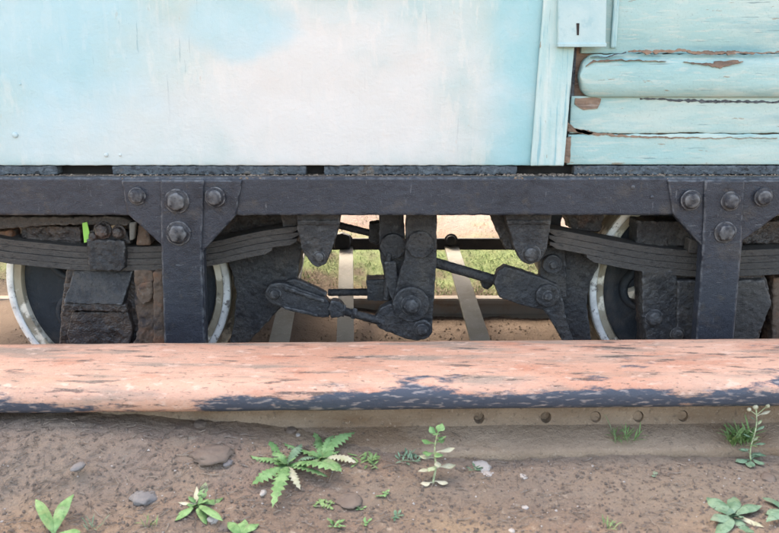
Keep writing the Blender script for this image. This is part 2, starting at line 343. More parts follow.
add_blobs(M_soil, [((0, 3.55, -.17), (5, .62, 2), (.235, .18, .165), .95, .4),          # pale sand on the made-up bank beyond the track
                   ((.1, 2.80, -.17), (4, .16, 2), (.13, .19, .085), .85, .4),
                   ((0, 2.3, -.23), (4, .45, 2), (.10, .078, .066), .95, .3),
                   ((.55, 1.07, 0), (.55, .16, .3), (.21, .165, .13), .7, .5),
                   ((-.62, 1.03, 0), (.36, .12, .3), (.16, .135, .125), .5, .6)])

# ------------------------------------------------------------------ the painted rail in front
RY0, YAW = 1.109, R(1.3)
def rail_profile_extrude(name, prof, x0, x1, mat_, parent, nseg=240, jit=.0009):
    """prof: closed (y, z) list in the rail's own axes"""
    bm = bmesh.new(); rings = []
    for i in range(nseg + 1):
        x = x0 + (x1 - x0) * i / nseg
        ring = []
        for k, (y, z) in enumerate(prof):
            n1 = noise.noise(Vector((x * 13, k * .9, 1.3))) + .6 * noise.noise(Vector((x * 45, k * 1.4, 7)))
            ring.append(bm.verts.new((x, y + n1 * jit, z + jit * .8 * noise.noise(Vector((x * 17, k * 1.1, 5))))))
        rings.append(ring)
    m = len(prof)
    for i in range(nseg):
        A, B = rings[i], rings[i + 1]
        for k in range(m): bm.faces.new((A[k], B[k], B[(k + 1) % m], A[(k + 1) % m]))
    bm.faces.new(rings[0]); bm.faces.new(list(reversed(rings[-1])))
    o = link(name, bm, mat_, parent, centre=False, smooth=True)
    return o
ZT = CZ - .449
rail = root('rail', 'salmon pink painted rail lying in the dirt with black worn nose', 'rail', (0, 1.2, 0))
rail.rotation_euler = (0, 0, YAW)
ORG[rail.name] = Vector((0, 0, 0))
head = [(-.105, .016), (-.1035, .022), (-.099, .0285), (-.092, .034), (-.083, .0375), (-.07, .039), (-.04, .0402), (0, .041), (.04, .041), (.075, .040), (.092, .036), (.1, .024), (.1, -.002), (.09, -.006),
        (.0, -.008), (-.09, -.006), (-.100, -.003), (-.1045, .004)]
headz = ZT - .041
bmh = [(y, z) for y, z in head]
ho = rail_profile_extrude('head', bmh, -2.6, 2.6, M_sal, rail, 520)
ho.location = (0, 0, headz)
nose_wear(M_sal, None, None)
# web with the row of bolt holes cut through it
bm = bmesh.new()
webp = [(-.052, headz - .0055), (-.056, .042), (-.062, .030), (.05, .030), (.045, .042), (.045, headz - .0055)]
f = []
boxprof = [(y, z) for y, z in webp]
A = [bm.verts.new((-2.6, y, z)) for y, z in boxprof]; B = [bm.verts.new((2.6, y, z)) for y, z in boxprof]
n = len(A); bm.faces.new(A); bm.faces.new(list(reversed(B)))
for i in range(n): bm.faces.new((A[i], B[i], B[(i + 1) % n], A[(i + 1) % n]))
web = link('web', bm, M_web, rail, centre=False); web.location = (0, 0, 0)
cut = bmesh.new(); holes = []
for px in (478, 545, 595, 638, 683):
    p = P(px, 417, 1.15); hx = p.x * math.cos(YAW) + .0; hz = p.z; holes.append((hx, hz))
    cyl_y(cut, Vector((hx, 0, hz)), .0085, -.2, .2, 20)
cm = bpy.data.meshes.new('cut'); bmesh.ops.recalc_face_normals(cut, faces=cut.faces); cut.to_mesh(cm); cut.free(); co = bpy.data.objects.new('cut', cm); COL.objects.link(co)
co.parent = rail
def apply_bool(o, cutter):
    md = o.modifiers.new('b', 'BOOLEAN'); md.operation = 'DIFFERENCE'; md.object = cutter; md.solver = 'EXACT'
    bpy.context.view_layer.update()
    dg = bpy.context.evaluated_depsgraph_get(); me2 = bpy.data.meshes.new_from_object(o.evaluated_get(dg))
    o.modifiers.clear(); o.data = me2; bpy.data.objects.remove(cutter)
apply_bool(web, co)
foot = [(-.112, .001), (-.112, .010), (-.107, .0145), (-.088, .019), (-.062, .0315), (.05, .0315), (.11, .012), (.11, -.012), (-.112, -.012)]
fo = rail_profile_extrude('foot', foot, -2.6, 2.6, M_web, rail, 400, .0014); fo.location = (0, 0, 0)
# bolts still sitting in three of the holes
bm = bmesh.new(); cyl_y(bm, Vector((0, 0, 0)), .0076, -.002, .012, 14, .0080)
rb = bpy.data.meshes.new('bolt'); bmesh.ops.recalc_face_normals(bm, faces=bm.faces); bm.to_mesh(rb); bm.free(); rb.materials.append(M_web)
for i in (0, 1, 2, 3, 4):
    o = bpy.data.objects.new('bolt', rb); COL.objects.link(o); o.parent = rail; o.location = (holes[i][0], -.050 + (.006 if i < 2 else -.001), holes[i][1] - .0008)

# ------------------------------------------------------------------ track rails under the wheels
def track_rail(Y, label):
    prof = [(-.022, .006), (-.018, .0), (.018, .0), (.022, -.006), (.022, -.018), (.006, -.022), (.006, -.056), (.035, -.064), (.035, -.072), (-.035, -.072), (-.035, -.064), (-.006, -.056), (-.006, -.022), (-.022, -.018)]
    prof[0] = (-.022, -.006)
    bm = bmesh.new()
    A = [bm.verts.new((-4, Y + y, RT + z)) for y, z in prof]; B = [bm.verts.new((4, Y + y, RT + z)) for y, z in prof]
    n = len(A); bm.faces.new(A); bm.faces.new(list(reversed(B)))
    for i in range(n): bm.faces.new((A[i], B[i], B[(i + 1) % n], A[(i + 1) % n]))
    return tag(link('track_rail', bm, M_farrail, None), label, 'rail', 'rails of the narrow track')
WC = P(119, 286, 1.77); WR = px2m(112, 1.77, 286)
RT = WC.z - WR + .004
track_rail(1.80, 'near track rail under the carriage wheels, hidden behind the salmon painted rail')
track_rail(2.55, 'far track rail, a pale rusty line seen beneath the carriage')

# ------------------------------------------------------------------ carriage body
XL, XR, ZTOP = -1.4, 1.4, CZ + .72  # unseen ends and top pulled in so more light reaches the ground beyond
car = root('railway_carriage', 'pale blue railway carriage body with peeling weathered paint', 'carriage', (0, 1.66, P(389, 165, 1.66).z))
zb = P(389, 165.5, 1.66).z; zft = P(389, 177.5, 1.60).z
def sheet_panel(name, x0, x1, z0, z1, Y, T, m, parent, amp=.0012, step=.02, edge=.0008):
    """a board or panel with a slightly uneven face and soft edges"""
    bm = bmesh.new(); nx = max(2, int((x1 - x0) / step)); nz = max(2, int((z1 - z0) / step))
    gr = []
    for j in range(nz + 1):
        row = []
        for i in range(nx + 1):
            x = x0 + (x1 - x0) * i / nx; z = z0 + (z1 - z0) * j / nz
            y = Y + amp * fbm(x * 5, z * 7, 2, 3)
            if j == 0: z += edge * 1.6 * fbm(x * 50, 1, 2, 2)
            row.append(bm.verts.new((x, y, z)))
        gr.append(row)
    for j in range(nz):
        for i in range(nx): bm.faces.new((gr[j][i], gr[j][i + 1], gr[j + 1][i + 1], gr[j + 1][i]))
    per = gr[0] + [r[-1] for r in gr[1:]] + gr[-1][-2::-1] + [r[0] for r in gr[-2:0:-1]]
    back = [bm.verts.new((v.co.x, Y + T, v.co.z)) for v in per]
    for i in range(len(per)): j = (i + 1) % len(per); bm.faces.new((per[j], per[i], back[i], back[j]))
    bm.faces.new(back)
    for f in bm.faces: f.smooth = True
    o = link(name, bm, m, parent); b = bev(o, .0025, 3); return o
xs0 = P(535, 82, 1.66).x; xs1 = P(571, 82, 1.65).x
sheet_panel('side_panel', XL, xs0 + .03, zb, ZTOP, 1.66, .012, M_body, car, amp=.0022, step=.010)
M_body_center = None
st = sheet_panel('stile', xs0 + .002, xs1, zb + .0005, ZTOP, 1.648, .0095, M_stile, car, amp=.0018, step=.008)
for v in st.data.vertices: v.co.x += .036 * (v.co.z + ORG[st.name].z - P(389, 90, 1.65).z)
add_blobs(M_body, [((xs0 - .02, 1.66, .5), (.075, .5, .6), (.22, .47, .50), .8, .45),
                   (tuple(P(330, 110, 1.66)), (.30, .5, .23), (.62, .585, .55), .85, .6),  # flash hotspot put into the colour: paler middle of the panel
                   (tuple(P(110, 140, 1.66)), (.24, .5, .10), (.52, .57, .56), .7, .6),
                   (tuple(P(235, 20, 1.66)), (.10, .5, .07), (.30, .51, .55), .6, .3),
                   (tuple(P(40, 30, 1.66)), (.20, .5, .18), (.32, .52, .57), .7, .6)])  # flash falloff put into the colour: bluer upper left corner
# boards to the right of the stile
xb0 = P(580, 75, 1.66).x
z_a0 = P(680, 53.5, 1.672).z; z_b1 = P(680, 54, 1.650).z; z_b0 = P(680, 97, 1.650).z; z_c1 = P(680, 96, 1.668).z
z_split = P(640, 134, 1.668).z
def jag_panel(name, x0, x1, z0, z1, Y, T, m, jb=0, jt=0, prof=0, seed=0, round_left=0, step=.006, crack=0):
    bm = bmesh.new(); nx = int((min(x1, 1.05) - x0) / step); nz = 9
    X = [x0 + (min(x1, 1.05) - x0) * i / nx for i in range(nx + 1)]
    if x1 > 1.05: X += [1.05 + (x1 - 1.05) * i / 12 for i in range(1, 13)]
    gr = []
    for x in X:
        zz0 = z0 + jb * (.6 * fbm(x * 40, seed, 3, 4) + .5 * fbm(x * 9, seed, 8, 2)); zz1 = z1 + jt * (.6 * fbm(x * 40, seed + 5, 3, 4) + .5 * fbm(x * 9, seed, 4, 2))
        if round_left:
            u = max(0, 1 - (x - x0) / round_left); sh = (1 - math.sqrt(max(0, 1 - u * u))) * (zz1 - zz0) * .5
            zz0 += sh * .9; zz1 -= sh * .9
        row = []
        for j in range(nz + 1):
            t = j / nz; bul = prof * (1 - (2 * t - 1) ** 4)
            y = Y - bul + .001 * fbm(x * 9, t * 3, seed, 3)
            row.append(bm.verts.new((x, y, zz0 + (zz1 - zz0) * t)))
        gr.append(row)
    nxx = len(X)
    for i in range(nxx - 1):
        for j in range(nz): bm.faces.new((gr[i][j], gr[i + 1][j], gr[i + 1][j + 1], gr[i][j + 1]))
    per = [r[0] for r in gr] + gr[-1][1:] + [r[-1] for r in reversed(gr[:-1])] + gr[0][-2:0:-1]
    back = [bm.verts.new((v.co.x, Y + T, v.co.z)) for v in per]
    for i in range(len(per)): j = (i + 1) % len(per); bm.faces.new((per[j], per[i], back[i], back[j]))
    for f in bm.faces: f.smooth = True
    o = link(name, bm, m, car); bev(o, .0018, 2); return o
xm = P(613, 20, 1.66).x
jag_panel('board', xb0 + .002, XR, z_a0, ZTOP, 1.672, .012, M_board, jb=.0045, seed=1)
jag_panel('board', xb0 - .002, XR, z_b0, z_b1, 1.660, .014, M_board, jt=.0045, jb=.0004, prof=.010, seed=2, round_left=.03)
jag_panel('board', xs1 + .006, XR, z_split + .0016, z_c1, 1.668, .012, M_board, jb=.0035, seed=3)
jag_panel('board', xs1 + .004, XR, zb + .001, z_split - .0004, 1.667, .012, M_board, jt=.0035, seed=3.4)
bm = bmesh.new(); boxw(bm, xm, xm + .012, 1.664, 1.674, z_b1 + .012, ZTOP); bev(link('moulding', bm, M_stile, car), .003)
bm = bmesh.new(); boxw(bm, xs1 + .004, XR, 1.681, 1.70, zb, ZTOP); link('backing_wood', bm, M_wood, car)
bm = bmesh.new(); boxw(bm, xs1 + .0035, xs1 + .014, 1.676, 1.684, zb + .06, ZTOP - .1)
o = link('cover_strip', bm, M_seal, car); crust(o, .001, .002, .001)
# splinters of bare wood where the boards have rotted
for k, (pts) in enumerate([[(575, 98), (602, 98), (598, 108), (584, 110), (575, 104)], [(567, 122), (574, 128), (596, 132), (590, 135), (568, 131)],
                           [(565, 138), (571, 136), (570, 163), (564, 163)], [(715, 61), (738, 60), (741, 63), (722, 67), (712, 66)]]):
    o = prism('bare_wood_patch', pts, 1.6655 if k != 3 else 1.6485, .004, M_wood, car, jag=.0012, step=.003, seed=k); bev(o, .0006)
def crack(pts, Y, m=None, seed=0):
    path = []
    for (x0, y0, w0), (x1, y1, w1) in zip(pts, pts[1:]):
        k = max(1, int((x1 - x0) / 1.6))
        for i in range(k):
            t = i / k; x = x0 + (x1 - x0) * t
            path.append((x, y0 + (y1 - y0) * t + 1.5 * fbm(x * .09, seed, 1, 4), max(.12, (w0 + (w1 - w0) * t) * (1 + 1.1 * fbm(x * .22, seed, 6, 3)))))
    up = [(x, y - w_ / 2) for x, y, w_ in path]; lo = [(x, y + w_ / 2) for x, y, w_ in path]
    bm = bmesh.new(); f = [bm.verts.new(P(x, y, Y)) for x, y in up + lo[::-1]]; n = len(up); b = [bm.verts.new(v.co + Vector((0, .006, 0))) for v in f]
    for i in range(n - 1):
        j = 2 * n - 1 - i; bm.faces.new((f[i], f[i + 1], f[j - 1], f[j])); bm.faces.new((f[i + 1], f[i], b[i], b[i + 1])); bm.faces.new((f[j], f[j - 1], b[j - 1], b[j]))
    return link('bare_wood_crack', bm, m or M_wood, car)
crack([(628, 51, 1), (650, 52, 3.5), (680, 50, 2), (700, 53, 3.2), (730, 52, 3), (760, 53, 1), (840, 49, 1)], 1.6485, seed=1)
crack([(586, 66, .6), (594, 61, 2), (620, 60, 1), (668, 61, .5)], 1.648, M_wood, 2)
crack([(684, 62, .5), (705, 64, 2), (722, 66, 3.2), (740, 62, 1.2), (745, 61, .4)], 1.6475, seed=3)
crack([(567, 126, 3), (580, 131, 4), (600, 134, 2.2), (640, 137, 1.8), (700, 138, .8), (779, 138, .5)], 1.6655, seed=4)
crack([(640, 98.5, 1.5), (700, 101, 2.4), (779, 102, 2), (840, 103, 1)], 1.6668, M_seal, 5)
crack([(590, 57, .5), (612, 56, .8), (628, 52, .8)], 1.648, M_seal, 6)
# cover plate with keyhole slit at the top of the stile
o = prism('cover_plate', [(558.5, -30), (607.5, -30), (606, 46), (558, 46)], 1.636, .016, M_cover, car); bev(o, .003, 3)
o = prism('lower_edge', [(557.5, 43), (607, 43), (606.5, 47), (558, 47)], 1.6335, .018, M_cover, car); bev(o, .0015, 3)
o = prism('keyhole_slit', [(576.5, 23), (579.5, 23), (579, 35), (577, 35)], 1.6345, .002, M_dark, car); bev(o, .0006)
# small round nail heads on the big panel
bm = bmesh.new(); bmesh.ops.create_uvsphere(bm, u_segments=14, v_segments=8, radius=.006)
for v in bm.verts: v.co.y *= .45
nh = bpy.data.meshes.new('nail_head'); [setattr(f, 'smooth', True) for f in bm.faces]; bm.to_mesh(nh); bm.free(); nh.materials.append(M_body)
for (px, py, s) in ((15, 135, 1), (20, 84, .35), (106, 155, .7), (120, 155, .45), (552, 86, .4)): put('nail_head', nh, car, P(px, py, 1.659 if px < 500 else 1.6495), scale=s)
bm = bmesh.new(); boxw(bm, XL + .01, XR - .01, 1.69, 1.699, zft - .003, zb + .003); link('sill_light_block', bm, M_dark, car)  # added dark strip, keeps background light out of the sill gaps
# rest of the body: floor, far wall, roof, ends
bm = bmesh.new(); boxw(bm, XL, XR, 1.70, 2.66, zb + .004, zb + .045); link('floor', bm, M_dark, car)
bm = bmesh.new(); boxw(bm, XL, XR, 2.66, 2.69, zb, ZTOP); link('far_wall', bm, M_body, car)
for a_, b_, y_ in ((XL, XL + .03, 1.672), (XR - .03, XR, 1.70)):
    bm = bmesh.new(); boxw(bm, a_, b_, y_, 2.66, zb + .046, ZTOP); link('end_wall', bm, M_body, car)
bm = bmesh.new()
pf = [(1.60 + 1.15 * i / 12, ZTOP + .002 + .16 * math.sin(math.pi * i / 12)) for i in range(13)]
a = [bm.verts.new((XL - .05, y, z)) for y, z in pf]; b = [bm.verts.new((XR + .05, y, z)) for y, z in pf]
bm.faces.new(a); bm.faces.new(list(reversed(b)))
for i in range(13): bm.faces.new((a[i], b[i], b[(i + 1) % 13], a[(i + 1) % 13]))
link('roof', bm, M_strap, car)
# crumbling strip between body and bogie frame, in pieces with black gaps
gaps = [(57, 112), (306, 324), (517, 540), (545, 574)]
zs1 = zb - .0005; zs0 = P(389, 173, 1.665).z - .003
segs = []; last = -240
for a_, b_ in gaps: segs.append((last, a_)); last = b_
segs.append((last, 1020))
for k, (a_, b_) in enumerate(segs):
    if b_ - a_ < 6: continue
    x0 = P(a_, 168, 1.662).x; x1 = P(b_, 168, 1.662).x
    bm = bmesh.new(); top = [Vector((x0, 1.662, zs1 - .001)), Vector((x1, 1.662, zs1 - .001)), Vector((x1, 1.662, zs0)), Vector((x0, 1.662, zs0))]
    poly3(bm, wob(top, .005, .0008, k), .03)
    o = link('packing_strip', bm, M_seal, car); crust(o, 0, .0018, .0019, .006)

# ------------------------------------------------------------------ bogie
bog = root('bogie', 'black painted bogie with leaf springs, wheels and brake levers under the carriage', 'bogie', (0, 2.18, RT))
FY = 1.60
zft = P(389, 177.5, 1.60).z; zfb = P(389, 215.5, FY).z
bm = bmesh.new(); poly3(bm, wob([Vector((-1.32, FY, zft)), Vector((1.32, FY, zft)), Vector((1.32, FY, zfb)), Vector((-1.32, FY, zfb))], .008, .0007, 3), .028)
side = link('side_frame', bm, M_frame, bog); crust(side, .003, .0028, .0006, .012)
bm = bmesh.new(); poly3(bm, [Vector((-1.32, FY + .004, zft - .004)), Vector((1.32, FY + .004, zft - .004)), Vector((1.32, FY + .004, zft - .014)), Vector((-1.32, FY + .004, zft - .014))], .12)
o = link('top_flange', bm, M_crumb, bog)
# pedestal legs (w-irons) with their gusset plates and bolts
def pedestal(out, bolts, edges, name='pedestal'):
    bm = bmesh.new(); poly3(bm, wob([P(x, y, FY - .006) for x, y in out], .008, .0006, out[0][0]), .026)
    o = link(name, bm, M_frame, bog); crust(o, .002, .0026, .0006, .012)
    for pts in edges:
        bm = bmesh.new(); poly3(bm, wob([P(x, y, FY - .012) for x, y in pts], .008, .0006, pts[0][0]), .02)
        q = link('strap', bm, M_frame, o); crust(q, .002, .0026, .0006, .012)
    for (px, py, r, hexa) in bolts: bolt(px, py, FY - .013, r, o, hexa)
    return o
def bolt_mesh(n, seed):
    bm = bmesh.new()
    prof = [(1.35, .0), (1.32, -.16), (1.18, -.22), (1.0, -.22), (1.0, -.62), (.9, -.78), (.62, -.9), (.0, -.95)]
    rings = []
    for k, (r, y) in enumerate(prof[:-1]):
        ring = []
        for i in range(24):
            a = 6.2832 * i / 24
            rr = r
            if k >= 3 and n:
                seg = 6.2832 / n; aa = (a + seed) % seg - seg / 2; rr = r * (math.cos(seg / 2) / math.cos(aa)) * 1.06 if r > .7 else r
            rr *= 1 + .05 * noise.noise(Vector((math.cos(a) * 2, math.sin(a) * 2, seed + k * .4)))
            ring.append(bm.verts.new((rr * math.cos(a), y, rr * math.sin(a))))
        rings.append(ring)
    tip = bm.verts.new((0, prof[-1][1], 0))
    for k in range(len(rings) - 1):
        for i in range(24): bm.faces.new((rings[k][i], rings[k][(i + 1) % 24], rings[k + 1][(i + 1) % 24], rings[k + 1][i]))
    for i in range(24): bm.faces.new((rings[-1][i], rings[-1][(i + 1) % 24], tip))
    bmesh.ops.recalc_face_normals(bm, faces=bm.faces)
    for f in bm.faces: f.smooth = True
    m = bpy.data.meshes.new('bolt'); bm.to_mesh(m); bm.free(); return m
BM = {}
def bolt(px, py, Y, rpx, parent, kind=6, m=None, name='bolt', depth=1.0):
    m = m or M_bolt; key = (kind, m.name)
    if key not in BM: x = bolt_mesh(kind, kind * .3 + .2); x.materials.append(m); BM[key] = x
    r = px2m(rpx, Y, py) / 1.3
    return put(name, BM[key], parent, P(px, py, Y), (0, random.uniform(-.5, .5), 0), (r, r * .8 * depth, r))
pedestal([(121, 180), (242, 180), (236, 215), (203.5, 251), (206, 347), (206, 420), (165, 420), (164, 347), (161, 245), (127, 214)],
         [(137, 196, 8.5, 0), (177, 201, 12, 6), (178.5, 233, 12, 6), (215, 197, 10, 0)],
         [[(160, 180), (204, 180), (201.5, 250), (205, 347), (205, 420), (166, 420), (164.5, 347), (161, 250)]])
pedestal([(668, 180), (789, 180), (783, 212), (743, 241), (734, 342), (730, 420), (693, 420), (695, 342), (702, 246), (673, 214)],
         [(691, 200, 10, 0), (730.5, 201, 9.5, 0), (763.5, 197, 9, 0), (725, 232, 10.5, 6)],
         [[(705, 180), (745, 180), (742, 242), (733.5, 342), (730, 420), (694, 420), (696, 342), (703, 246)]])
# small holes / scars along the bar
for px, py, r in ((633, 187, 2), (652, 197, 1.6)): bolt(px, py, FY - .002, r, side, 0, M_frame, 'rivet')
def lump(name, pts, Y, T, m, parent, vox=.0024, amp=.003, jag=.001, size=.012, bevel=.003):
    o = prism(name, pts, Y, T, m, parent, jag=jag, seed=len(pts)); crust(o, bevel, vox, amp, size); return o

# dirt crumbs along the ledge
bm = bmesh.new()
for i in range(2600):
    x = random.uniform(-.95, .95); dens = .5 + fbm(x * 5, 3, 3, 3)
    if random.random() > dens + .35: continue
    y = random.uniform(FY + .002, 1.664); s = random.uniform(.0007, .0026) * (1.35 if dens > .7 else 1); z = zft - .0035 + s * .5
    mtx = Matrix.Translation((x, y, z)) @ Matrix.Rotation(random.random() * 6, 4, 'Z') @ Matrix.Rotation(random.random() * 6, 4, 'X') @ Matrix.Diagonal((s * random.uniform(1, 1.8), s, s * .8, 1))
    bmesh.ops.create_icosphere(bm, subdivisions=1, radius=1, matrix=mtx)
stuff(link('dirt_crumbs', bm, M_crumb, bog, smooth=False), 'brown dirt crumbs lying along the top ledge of the frame')

# leaf springs: each leaf a piece of its own
def curve_y(pts, x):
    for (x0, y0), (x1, y1) in zip(pts, pts[1:]):
        if x <= x1:
            t = (x - x0) / (x1 - x0); t = max(0, min(1, t)); 
            return y0 + (y1 - y0) * t
    return pts[-1][1]
def smooth_curve(pts, x):
    return sum(curve_y(pts, x + d) for d in (-16, -8, 0, 8, 16)) / 5
def leaf_spring(top, centre, thick, nleaf, ends, Y, T):
    sp = root('leaf_spring', '', '', P(centre, curve_y(top, centre), Y)); del sp['label']; del sp['category']
    w0 = ORG[sp.name]; sp.parent = bog; sp.location = w0 - ORG[bog.name]
    for k in range(nleaf):
        x0, x1 = ends[k]; off0 = thick * k / nleaf; off1 = thick * (k + 1) / nleaf - .28
        bm = bmesh.new(); up = []; lo = []
        nn = int((x1 - x0) / 7)
        for i in range(nn + 1):
            x = x0 + (x1 - x0) * i / nn; y = smooth_curve(top, x)
            e = min(1, min(x - x0, x1 - x) / 10 + .45)
            up.append(P(x, y + off0, Y)); lo.append(P(x, y + off0 + (off1 - off0) * e, Y))
        dy = random.uniform(-.002, .002)
        pts = up + lo[::-1]; pts = [p + Vector((0, dy, .0005 * noise.noise(p * 90))) for p in pts]
        f = [bm.verts.new(p) for p in pts]; b = [bm.verts.new(p + Vector((0, T, 0))) for p in pts]; m_ = len(up)
        for i in range(m_ - 1):
            j = 2 * m_ - 1 - i
            bm.faces.new((f[i], f[i + 1], f[j - 1], f[j])); bm.faces.new((b[j], b[j - 1], b[i + 1], b[i]))
            bm.faces.new((f[i + 1], f[i], b[i], b[i + 1])); bm.faces.new((f[j], f[j - 1], b[j - 1], b[j]))
        bm.faces.new((f[0], f[-1], b[-1], b[0])); bm.faces.new((f[m_ - 1], b[m_ - 1], b[m_], f[m_]))
        o = link('leaf', bm, M_spring, sp); bev(o, .0007, 2)
        d = o.modifiers.new('sub', 'SUBSURF'); d.subdivision_type = 'SIMPLE'; d.levels = d.render_levels = 2
        d = o.modifiers.new('r', 'DISPLACE'); d.texture = clouds(.008); d.strength = .0008; d.texture_coords = 'GLOBAL'
    return sp
SY = 1.672
lt = [(-110, 216), (-40, 230), (0, 239), (80, 247), (150, 247), (210, 243), (255, 232), (299, 226)]
leaf_spring(lt, 105, 24, 4, [(-110, 299.5), (-110, 299), (-100, 297), (-60, 272)], SY, .062)
rt = [(549, 228), (600, 238), (640, 246), (700, 252), (779, 249), (860, 240), (900, 232)]
leaf_spring(rt, 712, 26, 4, [(548, 900), (549, 895), (550, 850), (587, 830)], SY, .062)

# spring hangers
h = lump('spring_hanger', [(296, 214), (340.5, 214), (339.5, 226), (331, 252), (326, 264), (318, 268), (311, 264), (302, 250), (297, 228)], 1.640, .055, M_grime, bog, amp=.0016)
bolt(319, 257, 1.6405, 6, h, 0, M_grime, 'pin')
lump('strap', [(297, 220), (340, 220), (340, 225.5), (297, 225.5)], 1.636, .01, M_grime, h, amp=.001)
lump('hanger_bracket', [(281, 214), (297, 214), (297, 229), (283, 231)], 1.69, .05, M_grime, bog)
h = lump('spring_hanger', [(505, 214), (552, 214), (551, 224), (547, 250), (540, 261), (530, 265.5), (521, 261), (513, 244)], 1.640, .055, M_grime, bog, amp=.0016)
bolt(531, 254, 1.6405, 9.5, h, 0, M_grime, 'pin')
lump('strap', [(506, 220), (551, 220), (551, 225), (507, 225)], 1.636, .01, M_grime, h, amp=.001)
lump('hanger_bracket', [(490, 214), (509, 214), (517, 250), (506, 250)], 1.70, .05, M_grime, bog)

lump('spring_seat', [(208, 214), (296, 214), (296, 231), (240, 238), (212, 236)], 1.77, .06, M_oily, bog, amp=.004)
# wheels
def wheel_meshes():
    out = {}
    tyre = [(WR, .0), (WR - .001, .075), (WR + .018, .082), (WR + .022, .092), (WR + .018, .1), (WR - .03, .1), (WR - .036, .085), (WR - .036, .006), (WR - .033, .0), (WR - .016, -.002), (WR - .004, -.001)]
    bm = bmesh.new(); lathe_y(bm, tyre, Vector((0, 0, 0)), 128)
    out['tyre'] = (bm, M_tyre)
    disc = [(WR - .037, .012), (WR - .037, .08), (WR - .07, .062), (.05, .062), (.045, .07), (.045, .02), (.06, .022), (WR - .07, .03)]
    bm = bmesh.new(); lathe_y(bm, disc, Vector((0, 0, 0)), 96)
    out['disc'] = (bm, M_disc)
    hub = [(.001, -.03), (.05, -.03), (.058, -.022), (.06, .02), (.05, .115), (.001, .115)]
    bm = bmesh.new(); lathe_y(bm, hub, Vector((0, 0, 0)), 40); out['hub'] = (bm, M_oily)
    res = {}
    for k, (bm, m) in out.items():
        bmesh.ops.recalc_face_normals(bm, faces=bm.faces)
        me = bpy.data.meshes.new(k); bm.to_mesh(me); bm.free(); me.materials.append(m); res[k] = me
    # six round holes through the disc, each with a raised lip
    cut = bmesh.new(); hr = .128
    for i in range(6):
        a = math.pi + .02 + i * math.pi / 3; c = Vector((hr * math.cos(a), 0, hr * math.sin(a))); cyl_y(cut, c, .036, -.1, .2, 28)
    bmesh.ops.recalc_face_normals(cut, faces=cut.faces)
    cm = bpy.data.meshes.new('c'); cut.to_mesh(cm); cut.free(); co = bpy.data.objects.new('c', cm); COL.objects.link(co)
    do = bpy.data.objects.new('d', res['disc']); COL.objects.link(do); apply_bool(do, co); res['disc'] = do.data; bpy.data.objects.remove(do)
    bm = bmesh.new()
    lathe_y(bm, [(.036, .012), (.042, .008), (.050, .014), (.053, .034), (.036, .04)], Vector((0, 0, 0)), 28)
    bmesh.ops.recalc_face_normals(bm, faces=bm.faces); ml = bpy.data.meshes.new('hole_lip'); bm.to_mesh(ml); bm.free(); ml.materials.append(M_disc); res['hole_lip'] = ml
    bm = bmesh.new(); lathe_y(bm, [(WR - .002, -.0045), (WR - .016, -.0055), (WR - .018, -.002), (WR - .001, -.0005)], Vector((0, 0, 0)), 128)
    bmesh.ops.recalc_face_normals(bm, faces=bm.faces); mw = bpy.data.meshes.new('painted_band'); bm.to_mesh(mw); bm.free(); mw.materials.append(M_white); res['painted_band'] = mw
    for me in res.values(): me.polygons.foreach_set('use_smooth', [True] * len(me.polygons))
    return res
WM = wheel_meshes()
def wheel(x, Y, flip=False, band=True, ang=0):
    c = Vector((x, Y, WC.z)); r = bpy.data.objects.new('wheel', None); COL.objects.link(r); r.parent = bog; r.location = c - ORG[bog.name]; ORG[r.name] = c
    r.empty_display_size = .1
    r.rotation_euler = (0, ang, math.pi if flip else 0)
    for k in ('tyre', 'disc', 'hub') + (('painted_band',) if band else ()):
        o = bpy.data.objects.new(k, WM[k]); COL.objects.link(o); o.parent = r
        if k == 'tyre': o.modifiers.new('e', 'EDGE_SPLIT').split_angle = R(35)
    for i in range(6):
        a = math.pi + .02 + i * math.pi / 3; o = bpy.data.objects.new('hole_lip', WM['hole_lip']); COL.objects.link(o); o.parent = r; o.location = (.128 * math.cos(a), 0, .128 * math.sin(a))
    return r
XW1 = WC.x; XW2 = P(700, 294, 1.77).x
wheel(XW1, 1.77, ang=.5); wheel(XW2, 1.77, ang=-.08)
wheel(XW1, 2.59, True, False); wheel(XW2, 2.59, True, False)
for x in (XW1, XW2):
    bm = bmesh.new(); rod(bm, Vector((x, 1.74, WC.z)), Vector((x, 2.62, WC.z)), .032, 24); link('axle', bm, M_oily, bog, smooth=False)

# axleboxes
ab = lump('axlebox', [(66, 268), (150, 268), (153, 300), (148, 352), (132, 420), (80, 420), (58, 352), (62, 300)], 1.685, .075, M_oily, bog, amp=.002, size=.02)
o = lump('lid', [(71, 272), (131, 272), (124, 303), (66, 302)], 1.664, .02, M_grime, ab, amp=.0022)
for v in o.data.vertices:
    if v.co.y < 0: v.co.y += (v.co.z) * .45
lump('ledge', [(64, 303), (126, 304), (128, 312), (62, 311)], 1.655, .04, M_oily, ab, amp=.003)
lump('lower_casting', [(72, 312), (128, 312), (133, 330), (127, 360), (76, 360), (66, 335)], 1.668, .03, M_oily, ab, amp=.002, size=.016)
o = lump('spring_buckle', [(86, 239), (124, 241), (125, 268), (119, 272), (88, 270)], 1.655, .09, M_grime, bog, amp=.003)
lump('horn_guide', [(134, 270), (152, 270), (156, 300), (154, 352), (150, 410), (130, 410), (131, 350), (138, 330), (134, 300)], 1.668, .06, M_rusty, bog, amp=.006, size=.018)
lump('horn_flange', [(153, 272), (163, 271), (165, 352), (164, 410), (153, 410)], 1.650, .10, M_rusty, bog, amp=.0025)
lump('casting_boss', [(139, 283), (151, 281), (154, 292), (150, 303), (141, 304), (136, 295)], 1.655, .03, M_rusty, bog, amp=.004)
